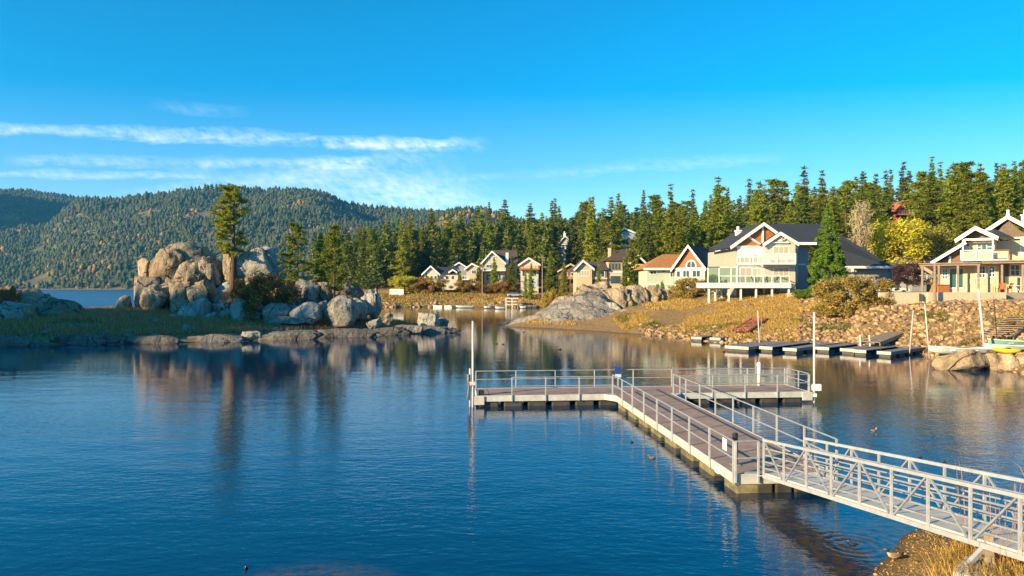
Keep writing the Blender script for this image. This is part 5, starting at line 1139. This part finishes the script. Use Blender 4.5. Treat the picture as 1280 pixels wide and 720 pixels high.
g = G(); g.bar((7.62,11.45,.9),(7.75,11.7,1.42),.13,.04); t2 = tag(g.build('timber_post', 'timber'), 'weathered grey board leaning on the gangway beside the footing', 'post')

# ------------------------------------------------------------------ slip docks
def slip(px, q, Lg, Wd, ang, label, u=False, n=4):
    x, y = wp(px, q, .42); c, s_ = math.cos(R(ang)), math.sin(R(ang))      # corner nearest the camera's left, length runs away to the right
    xf = lambda p: (x+p[0]*c+p[1]*s_, y+p[0]*s_-p[1]*c, p[2])       # p0 along length, p1 across (towards camera right)
    t = thing('slip_dock', (x, y, 0), label, 'dock', None)
    def prt(nm, m, fn, bv=0): g = G(xf); fn(g); return g.build(nm, m, t, False, bv)
    fw = Wd*.36 if u else Wd
    prt('deck', 'slipdeck', lambda g: (g.box(.06, Lg, .05, fw-.05, .37, .42), g.box(.06, Lg, Wd-fw+.05, Wd-.05, .37, .42), g.box(Lg-fw, Lg, fw-.045, Wd-fw+.045, .372, .422)) if u else g.box(.06, Lg, .05, Wd-.05, .37, .42))
    for a in ((0, fw), (Wd-fw, Wd)) if u else ((0, Wd),): prt('end_fascia', 'conc', lambda g: g.box(0, .055, a[0], a[1], .2, .44))
    prt('side_fascia', 'slipdeck', lambda g: (g.box(.056, Lg, 0, .045, .2, .437), g.box(.056, Lg, Wd-.045, Wd, .2, .437)))
    for i in range(n):
        for a in ((.1, fw-.1), (Wd-fw+.1, Wd-.1)) if u else ((.1, Wd-.1),):
            l = .15+i*(Lg-.3)/n; prt('float', 'float2', lambda g: g.box(l, l+(Lg-.3)/n*.62, a[0], a[1], -.3, .195))
    return t
slip(864, 421, 6.0, 3.0, 52, 'leftmost slip dock with a white end at the foot of the grassy bank', True, 3)
slip(904, 418.5, 6.5, 2.6, 50, 'slip dock touching the foot of the red stairs', False)
slip(906, 432, 7.5, 2.2, 42, 'low slip dock in front of the red stairs', False)
slip(949, 433, 8.5, 3.2, 44, 'wide slip dock in the middle of the row behind the tall right pole', True)
slip(1019, 433.5, 7.5, 3.2, 42, 'slip dock just right of the tall right pole', True)
slip(1066, 437, 6.8, 2.9, 40, 'rightmost slip dock beside the foot of the long ramp', True)
def stairs(p0, q0, Ya, p1, q1, Yb, w, m, label, nst, name='stairs', rails=None):
    a = Vector((fx(p0,Ya),Ya,fz(q0,Ya))); b = Vector((fx(p1,Yb),Yb,fz(q1,Yb))); t = thing(name, tuple(a), label, 'stairs' if nst else 'ramp')
    d = (b-a); side = Vector((-d.y, d.x, 0)).normalized()*w/2
    for k in (-1, 1): g = G(); g.bar(a+side*k, b+side*k, .08, .22); g.build('stringer', m, t)
    if nst:
        for i in range(nst+1):
            c = a.lerp(b, i/nst)+Vector((0,0,.12)); g = G(); g.bar(c-side*.98, c+side*.98, d.length/nst*.62, .05); g.build('tread', m, t)
    else: g = G(); v = Vector((0,0,.13)); g.add([a-side+v,b-side+v,b+side+v,a+side+v,a-side+v*1.4,b-side+v*1.4,b+side+v*1.4,a+side+v*1.4],[(3,2,1,0),(4,5,6,7),(0,1,5,4),(1,2,6,5),(2,3,7,6),(3,0,4,7)]); g.build('deck', m, t)
    if rails:
        for k in rails:
            for f_ in (0, .5, 1): c = a.lerp(b, f_)+side*k; g = G(); g.bar(c, c+Vector((0,0,.9)), .07); g.build('post', m, t)
            g = G(); g.bar(a+side*k+Vector((0,0,.9)), b+side*k+Vector((0,0,.9)), .06); g.build('handrail', m, t)
    return t
stairs(926, 414, 71, 950, 398.5, 76, 1.7, 'stairred', 'red stained boat stairs rising from the slip docks', 9)
stairs(1088, 430, 60, 1141, 409, 67, 1.5, 'timber', 'long brown ramp rising from the rightmost slip dock to the rubble bank', 0, 'ramp')
stairs(1246, 421, 52, 1282, 396, 60, 2.0, 'timber', 'weathered timber steps climbing the bank at the right edge', 11)
for i, (a, b, c, d, Y, r, m_, lb) in enumerate([(950,430,947.5,388,64,.05,'pole','thin pole leaning beside the red stairs'),(948,429,953,398,64.6,.045,'timber','short thin pole crossing the one beside the red stairs'),(911,428,921,409,66,.04,'timber','slanted thin stick between the two left slip docks'),
      (1137,433,1142.5,388,57,.05,'pole','thin pole at the right corner of the rightmost slip dock'),(1138.5,432,1141,399,57.4,.04,'timber','thin dark stick beside the pole of the rightmost slip dock'),(1162,438,1157,380,52.5,.05,'pole','leaning thin pole between the ramp and the pale green skiff'),
      (1196.5,434,1192,375,52,.035,'timber','very thin leaning pole behind the middle of the skiff'),(1232,436,1224,361,49.5,.09,'pole','thick white mast leaning left behind the skiff'),(1248,431,1243,370,51,.035,'timber','very thin pole right of the thick white mast'),
      (1076.5,431,1075.5,419,60.5,.07,'whitep','left short white post at the foot of the long ramp'),(1088,432,1087.5,419,60.3,.07,'whitep','right short white post at the foot of the long ramp'),(1129,409,1128,396,67,.06,'timber','short post at the top of the long ramp')]):
    x, z = fx(a, Y), fz(b, Y); g = G(); g.tube((x, Y, z-.6), (fx(c, Y), Y+.1, fz(d, Y)), r, r*.8, 8); tag(g.build('pole' if r < .065 or i == 7 else 'post', m_, None, True), lb, 'pole')

# ------------------------------------------------------------------ boats
def boat(p0, p1, qs, Y, beam, dpt, rot, label, m, inner='galv', seats=2, trim='whitep', z=None, name='rowing_boat'):
    xm = fx((p0+p1)/2, Y); L_ = (p1-p0)*Y/F/math.cos(rot); zs = fz(qs, Y) if z is None else z; c, s_ = math.cos(rot), math.sin(rot)
    xf = lambda p: (xm+p[0]*c-p[1]*s_, Y+p[0]*s_+p[1]*c, zs+p[2])
    t = thing(name, (xm, Y, zs-dpt), label, 'boat')
    def shell(off, zoff):
        g = G(xf); st = 12; k = 9; vs = []
        for i in range(st+1):
            f = i/st; x = -L_/2+L_*f; w_ = beam/2*min(1, (math.sin(min(1, f*1.7)*math.pi/2)**.7))*(1-.12*f)-off; sh = .16*(1-f)**2; kz = -dpt+zoff+.5*dpt*(max(0, .25-f)/.25)**2
            w_ = max(w_, .01)
            for j in range(k): a = -1+2*j/(k-1); vs.append((x+(off if i == 0 else -off if i == st else 0), w_*math.copysign(abs(a)**.75, a), kz+(sh-kz)*abs(a)**2.6))
        fs = [(i*k+j, i*k+j+1, (i+1)*k+j+1, (i+1)*k+j) for i in range(st) for j in range(k-1)]; fs.append(tuple(st*k+j for j in range(k)))
        g.add(vs, fs); return g, vs, k, st
    g, vs, k, st = shell(0, 0); g2, *_ = shell(.05, .05); n0 = len(g.v); g.v += g2.v; g.f += [tuple(a+n0 for a in f[::-1]) for f in g2.f]; g.build('hull', m, t, True)
    g = G(xf)
    for j in (0, k-1):
        for i in range(st): g.bar(vs[i*k+j], vs[(i+1)*k+j], .07, .06)
    g.bar(vs[st*k], vs[st*k+k-1], .07, .06); g.build('gunwale', trim, t)
    for i in range(seats):
        f = .35+.4*i/max(1, seats-1); x = -L_/2+L_*f; g = G(xf); g.box(x-.14, x+.14, -beam/2*.86, beam/2*.86, -.14, -.1); g.build('bench', trim, t)
    return t
boat(1160, 1234, 435.5, 47.0, 1.1, .34, .06, 'long pale green skiff lying on the smooth shoreline boulder', 'hull', trim='whitep')
boat(1236, 1300, 426.5, 50.5, 1.4, .42, -.05, 'aqua green open rowing boat pulled up behind the white hulled boat', 'aqua', trim='hull')
boat(1231, 1288, 432.5, 48.2, 1.0, .26, -.03, 'low white hulled boat between the aqua boat and the yellow kayak', 'whitep', trim='hull', seats=1)
def kayak(p0, p1, q, Y, label):
    x0, x1, z = fx(p0, Y), fx(p1, Y), fz(q, Y); t = thing('kayak', ((x0+x1)/2, Y, z-.2), label, 'kayak'); L_ = x1-x0; g = G()
    g.loft([((x0+L_*f, Y, z+.10*(2*f-1)**2-.11*(f-.5)), .32*math.sin(math.pi*f)**.55+.01, .17*math.sin(math.pi*f)**.45+.01, 0) for f in np.linspace(.01, .99, 15)], 14); g.build('hull', 'yelp', t, True)
    g = G(); g.tube((x0+L_*.5, Y, z+.15), (x0+L_*.5, Y, z+.19), .24, .21, 14); g.build('cockpit_rim', 'black', t)
kayak(1240, 1277, 438.5, 46.6, 'bright yellow kayak lying below the white hulled boat')
for (p0, p1, q, Y, lb, w_) in ((542,553,384,181,'small white float left of the cove dock',1.2),(556,566,384,181,'second small white float beside the cove dock',1.2)):
    x0, x1 = fx(p0, Y), fx(p1, Y); g = G(); g.box(x0, x1, Y-w_, Y, -.2, .55); tag(g.build('float', 'whitep', None, False, .05), lb, 'float')
def longdock(p0, p1, Y, lb, m='slipdeck'):
    t = thing('cove_dock', (fx(p0,Y), Y, 0), lb, 'dock'); g = G(); g.box(fx(p0,Y), fx(p1,Y), Y-1.5, Y, .4, .55); g.build('deck', m, t)
    n = 4
    for i in range(n): x = fx(p0+(p1-p0)*(i+.2)/n, Y); g = G(); g.box(x, x+1.3, Y-1.4, Y-.1, -.2, .395); g.build('float', 'float2', t)
    for p in (p0+1, p1-1): g = G(); g.box(fx(p,Y)-.08, fx(p,Y)+.08, Y-.1, Y+.06, .2, 2.2); g.build('post', 'timber', t)
longdock(564, 588, 181, 'dark floating dock with rails at the cove shore'); longdock(604, 632, 180, 'pale floating dock right of the dark one at the cove'); longdock(646, 668, 178, 'short floating dock at the right of the cove')
t = thing('boat_lift', (fx(640,180), 180, 0), 'white boat lift frame standing at the cove shore', 'boat lift')
for p in (632.5, 640, 647): 
    for yy_ in (178, 181): g = G(); g.box(fx(p,180)-.1, fx(p,180)+.1, yy_-.1, yy_+.1, -.3, 2.3); g.build('post', 'whitep', t)
g = G(); 
for z_ in (.7, 1.5, 2.25): g.box(fx(632,180), fx(647.5,180), 177.95, 178.05, z_, z_+.12).box(fx(632,180), fx(647.5,180), 180.95, 181.05, z_, z_+.12)
g.box(fx(632,180), fx(647.5,180), 177.9, 181.1, 2.38, 2.44); g.build('frame', 'whitep', t)
for (p0, p1, q, Y, m_, lb) in ((570,592,385.5,177,'whitep','small white motor boat moored in front of the dark cove dock'),(619,631,387,168,'whitep','small bright white dinghy drifting in the cove'),(605,613,386,172,'hull','small pale dinghy left of the bright white one in the cove'),(650,657,386,172,'whitep','tiny white dinghy near the right cove dock')):
    boat(p0, p1, 0, Y, 1.1, .4, .1, lb, m_, z=.45, name='dinghy')
g = G(); g.box(fx(487,196), fx(504.5,196), 196, 196.4, hz(-32,196)-.5, fz(361.3,196)); tag(g.build('garden_wall', 'whitep'), 'low white wall in the cove grass left of the houses', 'wall')

# ------------------------------------------------------------------ retaining walls, terraces, poles
g = G(); g.box(fx(985,88), fx(1036,88), 88, 88.4, 2.6, fz(366.5,88)); tag(g.build('garden_wall', 'wall_beige', None, False, .02), 'beige garden wall at the right end of the timber deck', 'wall')
g = G(); g.box(fx(990,88), 70, 88.401, 96, 2.5, fz(368,88)); tag(g.build('terrace', 'paving'), kind='structure')
zt = fz(365.5, 72)
g = G(); g.box(fx(1100,72), fx(1149,72), 72, 72.4, 2.2, zt); tag(g.build('retaining_wall', 'wall_beige', None, False, .02), 'left length of the beige retaining wall beside the big olive bush', 'wall')
g = G(); g.box(fx(1150,72.9), fx(1160,72.9), 72.9, 73.2, 2.2, zt); g.box(fx(1149,72), fx(1149,72)+.35, 72.401, 72.9, 2.2, zt); g.box(fx(1160,72.2), fx(1258,72.2), 72.2, 72.6, 2.2, zt+.003); tag(g.build('retaining_wall', 'wall_beige', None, False, .02), 'long beige retaining wall below the patio of the shingled house', 'wall')
g = G(); g.box(fx(1100,73.3), 75, 73.25, 87.9, 2.0, zt-.05); g.box(fx(1162,72.7), fx(1256,72.7), 72.61, 73.249, 2, zt-.051); tag(g.build('patio', 'paving'), kind='structure')
pz = zt-.05
for (px, Y, r_, lb) in ((1246,75,.6,'left orange timber patio chair by the porch post'),(1253.5,74.8,-.5,'middle orange timber patio chair'),(1260,75.2,.4,'right orange timber patio chair beside the white table')): chair(px, Y, pz, r_+3.1, lb, 'orange', 1.0)
bistro(1271, 75, pz, 'round white patio table at the right edge', 'whitep', 1.5)
def hottub(px, Y, w_, h_, m, lb):
    x = fx(px, Y); t = thing('hot_tub', (x, Y, pz), lb, 'hot tub'); g = G(); g.box(x-w_/2, x+w_/2, Y, Y+w_, pz, pz+h_); g.build('cabinet', m, t, False, .06); g = G(); g.box(x-w_/2-.05, x+w_/2+.05, Y-.05, Y+w_+.05, pz+h_+.003, pz+h_+.13); g.build('cover', 's_brown', t, False, .04)
hottub(1180, 74.4, 1.25, .72, 'wood', 'square red brown hot tub left of the sliding doors'); 
x = fx(1168, 74.6); g = G(); g.bar((x-.35,74.5,pz),(x+.25,74.9,pz+.85),.5,.06); g.bar((x-.1,75.2,pz),(x+.22,74.95,pz+.8),.08); tag(g.build('sandwich_board', 'orange'), 'orange board leaning at the edge of the patio', 'board')
def pole(px, Y, q, lb, arm=True, wires=None):
    x = fx(px, Y); t = thing('utility_pole', (x, Y, hz(x, Y)), lb, 'utility pole'); g = G(); g.tube((x,Y,hz(x,Y)-.5),(x,Y,fz(q,Y)),.17,.12,8); g.build('post', 'timber', t)
    if arm: g = G(); g.box(x-.9, x+.9, Y-.3, Y-.15, fz(q,Y)-.7, fz(q,Y)-.55); g.build('crossarm', 'timber', t)
pole(678, 183, 319, 'brown utility pole on the shore in front of the white garage house'); pole(603, 190, 330, 'short utility pole left of the A-frame house'); pole(1168.5, 71.5, 330, 'thin dark flag pole at the left corner of the patio', False)
for (a, ya, qa, b, yb, qb) in ((678,183,323,603,190,333),(678,183,323,760,140,325)):
    p, q_ = Vector((fx(a,ya),ya,fz(qa,ya))), Vector((fx(b,yb),yb,fz(qb,yb))); g = G(); pts = [p.lerp(q_, i/10)-Vector((0,0,1.2*(1-(2*i/10-1)**2))) for i in range(11)]
    for u_, v_ in zip(pts, pts[1:]): g.bar(u_, v_, .03)
    tag(g.build('power_line', 'black'), 'power line running %s from the shore utility pole' % ('left' if b < a else 'right'), 'cable')
def car(px, Y, m, lb):
    x = fx(px, Y); z = hz(x, Y)+.05; t = thing('parked_car', (x, Y, z), lb, 'car'); g = G(); g.prism([(x-2.1,z+.3),(x+2.1,z+.3),(x+2.15,z+.8),(x+1.3,z+.9),(x-2.0,z+.95),(x-2.1,z+.6)], Y-.85, Y+.85); g.build('body', m, t, False, .08)
    g = G(); g.prism([(x-1.7,z+.93),(x+1.1,z+.9),(x+.6,z+1.45),(x-1.2,z+1.45)], Y-.74, Y+.74); g.build('cabin', 'glass', t, False, .06)
    for a in (-1.3, 1.3):
        for b in (-.86, .7): g = G(); g.tube((x+a,Y+b,z+.33),(x+a,Y+b+.16,z+.33),.33,n=14); g.build('wheel', 'black', t)
car(644, 192, 'galv', 'silver car parked left of the white garage house'); car(1112, 90, 'whitep', 'pale car parked beside the dark garage')

# ------------------------------------------------------------------ ducks
M['mallard'] = mat('mallard_plumage', (.40,.32,.22), .8, var=.25, vscale=10)
M['drakehead'] = mat('dark_green_head', (.012,.04,.022), .4)
def duck(x, y, z, rot, label, body='coot', L_=.42, legs=False, head=None, group=None):
    L_ *= .43 if legs else .42
    c, s_ = math.cos(rot), math.sin(rot); k = L_/.5; xf = lambda p: (x+(p[0]*c-p[1]*s_)*k, y+(p[0]*s_+p[1]*c)*k, z+p[2]*k)
    t = thing('duck', (x, y, z), label, 'duck', group); b = .16 if legs else 0
    g = G(xf); g.loft([((-.30,0,.13+b),.015,.012,-.2),((-.22,0,.11+b),.07,.045,0),((-.10,0,.085+b),.115,.085,0),((.03,0,.075+b),.125,.10,.1),((.13,0,.095+b),.10,.09,.5),((.175,0,.155+b),.055,.055,1.2),((.185,0,.215+b),.04,.042,1.5),((.20,0,.265+b),.048,.05,1.2),((.235,0,.29+b),.05,.045,.5),((.27,0,.285+b),.03,.03,0),((.285,0,.28+b),.015,.015,0)], 12)
    g.build('body', body, t, True)
    g = G(xf); g.loft([((.27,0,.275+b),.022,.02,0),((.32,0,.265+b),.024,.012,-.1),((.345,0,.262+b),.014,.006,-.1)], 8); g.build('bill', 'bill' if body != 'coot' else 'whitep', t, True)
    if head: g = G(xf); g.loft([((.182,0,.185+b),.05,.053,1.4),((.186,0,.225+b),.047,.05,1.5),((.20,0,.268+b),.054,.056,1.2),((.235,0,.292+b),.054,.05,.5),((.268,0,.286+b),.035,.034,0)], 12); g.build('hood', head, t, True)
    for a in (-1, 1):
        g = G(xf); g.loft([((-.27,a*.03,.13+b),.02,.02,0),((-.12,a*.085,.12+b),.04,.055,0),((.03,a*.10,.11+b),.04,.06,0),((.10,a*.085,.11+b),.02,.03,0)], 8); g.build('wing', 'duckb' if body != 'coot' else 'coot', t, True)
        if legs:
            g = G(xf); g.tube((-.0,a*.05,.18),(.0,a*.055,.02),.012,.009,6); l = g.build('leg', 'bill', t)
            g = G(xf); g.add([(-.02,a*.055,.0),(.09,a*.055-.04,.0),(.10,a*.055,.0),(.09,a*.055+.04,.0),(0,a*.055,.025)], [(0,1,2,3),(0,4,1),(1,4,2),(2,4,3),(3,4,0)]); g.build('foot', 'bill', l)
x, y = wp(1117, 689, .25); duck(x, y, hz(x, y), 2.6, 'standing mallard with dark head and orange feet on the near bank', 'mallard', .58, True, 'drakehead')
def ring(x, y, r):
    pass
for (px, q, b_, rot, lb, L_) in ((1066,681,'coot',2.4,'black water bird in the ripple ring beside the near bank',.34),(1093,539,'mallard',.3,'brown duck swimming right of the dock railing',.6),(1150,573,'coot',.2,'dark duck just above the middle of the gangway',.42),(1181,579,'coot',1.0,'dark duck right above the gangway handrail',.42),
     (790,553,'coot',1.8,'dark bird swimming left of the dock walkway',.42),(815,573,'duckb',3.0,'brown duck near the middle of the dock walkway',.5),(307,711,'coot',-1.3,'black coot at the bottom edge of the picture',.36),(621,430,'coot',0,'left one of two coots beyond the left dock pole',.6),(629,430.5,'coot',0,'right one of two coots beyond the left dock pole',.6),
     (700,437,'coot',.4,'coot alone between the dock and the granite point',.6),(655,415,'coot',.1,'coot close to the tip of the granite point',.6),(698,421,'mallard',.1,'pale duck in front of the granite point',.7),(766,420,'mallard',.2,'pale duck at the foot of the sunlit granite dome',.7),(612,404,'coot',.2,'coot in the golden reflection of the cove',.7),(905,440,'coot',.3,'coot in front of the slip docks',.6),(281,430,'coot',.3,'coot close to the island shore',.6),(620,413,'coot',2,'coot above the two paired ones',.6)):
    x, y = wp(px, q); duck(x, y, -.02*L_/.5, rot, lb, b_, L_)
# ripple rings round the near bird
x0, y0 = wp(1066, 682); vs, fs = [], []; nR, nA = 22, 64
for i in range(nR):
    r = .12+i*.04
    for j in range(nA): a = 2*math.pi*j/nA; vs.append((x0+r*math.cos(a), y0+r*math.sin(a), .004+.006*(math.sin(i*1.1))*(1-i/nR)**.6))
for i in range(nR-1):
    for j in range(nA): fs.append((i*nA+j, i*nA+(j+1)%nA, (i+1)*nA+(j+1)%nA, (i+1)*nA+j))
me = bpy.data.meshes.new('water_ripples'); me.from_pydata(vs, [], [f[::-1] if 0 else f for f in fs]); me.materials.append(M['water']); me.polygons.foreach_set('use_smooth', [True]*len(fs)); tag(link('water_ripples', me), kind='structure')

# ------------------------------------------------------------------ rubble and grass
def on_screen(x, y): return (y > 5) & (np.abs(x/np.maximum(y, 1)) < .78)
def rubble(name, n, region, size, m, label, sub=1):
    pts = []
    while sum(map(len, pts)) < n:
        x = rng.uniform(region[0], region[1], 4000); y = rng.uniform(region[2], region[3], 4000); k = region[4](x, y); pts.append(np.stack([x, y], 1)[k])
    P = np.concatenate(pts)[:n]; z = height(P[:,0], P[:,1]); v0, f0 = ico(sub); v0 = np.array([tuple(a) for a in v0]); f0 = np.array(f0)
    s = size*(rng.random(n)**3*2.3+.4); VV = []
    for i in range(n):
        jit = 1+rng.uniform(-.4, .4, len(v0)); th = rng.uniform(0, 6.28); c, q_ = math.cos(th), math.sin(th); v = v0*jit[:,None]*np.array([rng.uniform(.8,1.3), rng.uniform(.6,1), rng.uniform(.5,.9)])*s[i]
        VV.append(np.stack([v[:,0]*c-v[:,1]*q_+P[i,0], v[:,0]*q_+v[:,1]*c+P[i,1], v[:,2]+z[i]+s[i]*.18], 1))
    tag(link(name, npmesh(name, np.concatenate(VV), (f0[None]+(np.arange(n)*len(v0))[:,None,None]).reshape(-1, 3), m)), label, 'rubble', kind='stuff')
def sdl_(x, y): return -sdist(np.stack([x, y], 1), LAKE)
def sdi_(x, y): return sdist(np.stack([x, y], 1), ISLE)
def reg_bank(x, y):
    s = sdl_(x, y); px = 640+F*x/y; d = vnoise(x, y, 5, 41)
    return (s > -.5) & (y < np.where(px > 1095, 71.6, np.where(px > 985, 87.5, 92))) & (px > 800) & ((px > 1000) & (d > -.40) | (s < 4) & (d > -.2) | (d > .22) & (px > 920))
rubble('rubble', 18000, (13, 66, 44, 92, reg_bank), .125, 'stone', 'broken tan stones covering the right shore bank')
rubble('shore_stones', 900, (-35, 30, 88, 200, lambda x, y: (sdl_(x, y) > -.4) & (sdl_(x, y) < 5) & (vnoise(x, y, 6, 42) > -.1) & (y > 112)), .3, 'stone', 'tan stones along the far cove waterline')
rubble('island_stones', 700, (-75, -5, 60, 116, lambda x, y: (sdi_(x, y) > -.3) & (sdi_(x, y) < 7) & (vnoise(x, y, 4, 43) > 0)), .16, 'rockg', 'small grey stones along the island shore')
rubble('bank_pebbles', 1500, (4, 14, 8, 18, lambda x, y: (sdl_(x, y) > -.6) & (sdl_(x, y) < 5)), .018, 'stone', 'small stones on the near bank')
def grass(name, n, region, hgt, wid, m, label, bend=.35, segs=2, clump=0):
    pts = []; tot_ = 0
    while tot_ < n:
        x = rng.uniform(region[0], region[1], 20000); y = rng.uniform(region[2], region[3], 20000); k = region[4](x, y) & on_screen(x, y); a = np.stack([x, y], 1)[k]
        if len(a) == 0: return
        pts.append(a); tot_ += len(a)
    P = np.concatenate(pts)[:n]
    if clump: C = P[:max(1, n//clump)]; P = C[rng.integers(0, len(C), n)]+rng.normal(size=(n, 2))*hgt*.22
    z = height(P[:,0], P[:,1]); H = hgt*rng.uniform(.45, 1.2, n); a = rng.uniform(0, 6.28, n); la = rng.uniform(0, 6.28, n); lb = rng.uniform(0, bend, n)*H
    ex, ey = np.cos(a)*wid/2, np.sin(a)*wid/2; lx, ly = np.cos(la)*lb, np.sin(la)*lb
    rows_ = []
    for f in np.linspace(0, 1, segs+1)[:-1]:
        w_ = 1-f*.6; rows_ += [np.stack([P[:,0]-ex*w_+lx*f*f, P[:,1]-ey*w_+ly*f*f, z-.03+H*f], 1), np.stack([P[:,0]+ex*w_+lx*f*f, P[:,1]+ey*w_+ly*f*f, z-.03+H*f], 1)]
    rows_.append(np.stack([P[:,0]+lx, P[:,1]+ly, z-.03+H*(1-.35*bend)], 1)); V_ = np.stack(rows_, 1); k = V_.shape[1]; tr = []
    for i in range(segs-1): tr += [(2*i, 2*i+1, 2*i+2), (2*i+1, 2*i+3, 2*i+2)]
    tr.append((2*segs-2, 2*segs-1, 2*segs))
    tag(link(name, npmesh(name, V_.reshape(-1, 3), (np.array(tr)[None]+(np.arange(n)*k)[:,None,None]).reshape(-1, 3), m)), label, 'grass', kind='stuff')
pxf = lambda x, y: 640+F*x/y
grass('bank_grass', 56000, (13, 60, 50, 94, lambda x, y: (sdl_(x, y) > 1.5) & (y < np.where(pxf(x, y) > 1095, 71.5, 96)) & ((vnoise(x, y, 5, 41) < -.16) | (pxf(x, y) < 1000)) & (vnoise(x, y, 4, 51) > -.2)), .42, .05, 'grass', 'yellow dry grass on the right shore bank', .8)
grass('green_bank_grass', 6000, (13, 60, 50, 94, lambda x, y: (sdl_(x, y) > 1.5) & (sdl_(x, y) < 9) & (vnoise(x, y, 2.2, 52) > .16) & (y < np.where(pxf(x, y) > 1095, 71.5, 96))), .45, .09, 'grassg', 'low green plants near the right waterline', .8)
grass('cove_grass', 30000, (-60, 30, 178, 212, lambda x, y: (sdl_(x, y) > 1.0)), .6, .16, 'grass', 'golden dry grass along the cove shore', .8)
grass('green_cove_grass', 9000, (-60, 30, 178, 212, lambda x, y: (sdl_(x, y) > .5) & (vnoise(x, y, 9, 53) > .05)), .5, .18, 'grassg', 'green grass patches along the cove shore', .8)
grass('point_grass', 7000, (2, 24, 92, 120, lambda x, y: (sdl_(x, y) > 2) & (vnoise(x, y, 4, 54) > 0)), .4, .07, 'grass', 'dry grass between the rocks of the granite point', .7)
grass('island_reeds', 46000, (-75, -8, 62, 100, lambda x, y: (sdi_(x, y) > 3.2) & (y < 93) & (vnoise(x, y, 6, 55) > -.22)), .6, .06, 'reed', 'tall dry reeds and grass on the island shore', .4)
grass('island_turf', 30000, (-75, -5, 62, 100, lambda x, y: (sdi_(x, y) > 1.8) & (y < 95)), .22, .08, 'soil', 'low dark turf on the island shore', .6)
gl = lambda x, y: (np.hypot(x-9.3, (y-11.2)*.8) < 2.4) & (x/y > .625+.02*np.sin(y*7)) & (y < 13.2)
grass('near_grass', 9000, (7, 13, 8.5, 14.5, gl), .85, .018, 'grass', 'golden dry grass clump at the lower right beside the gangway', .75, 4, 60)
grass('near_green_grass', 5000, (7, 13, 8.5, 14.5, gl), .55, .018, 'grassg', 'green grass blades in the lower right clump', .9, 4, 60)
grass('bank_litter', 9000, (5, 13, 8, 17.5, lambda x, y: (sdl_(x, y) > .15) & (x > 5)), .07, .03, 'grass', 'dry straw litter added to lighten the near bank', 1.0)  # straw added to brighten the bank where the sun only grazes it
grass('near_stalks', 70, (7.5, 12, 9.5, 13, gl), 2.1, .016, 'reed', 'tall thin dry stalks rising in front of the gangway end', .35, 5)
# stems on the ground of the wood
grass('wood_floor_scrub', 16000, (-40, 130, 100, 200, lambda x, y: (sdl_(x, y) > 12) & (y > 96)), .7, .35, 'olive', 'low scrub on the floor of the wood', .9)

# ------------------------------------------------------------------ haze
HAZE = .00013
g = G(); g.box(-3300, 2500, -420, 2800, -8, 460); hzm = bpy.data.materials.new('haze'); hzm.use_nodes = True; t_ = hzm.node_tree; t_.nodes.remove(t_.nodes['Principled BSDF'])
pv = t_.nodes.new('ShaderNodeVolumePrincipled'); pv.inputs['Color'].default_value = (.12,.50,.95,1); pv.inputs['Density'].default_value = HAZE; pv.inputs['Anisotropy'].default_value = .2
t_.links.new(pv.outputs[0], t_.nodes['Material Output'].inputs['Volume'])
if HAZE: tag(g.build('haze', hzm), kind='stuff')
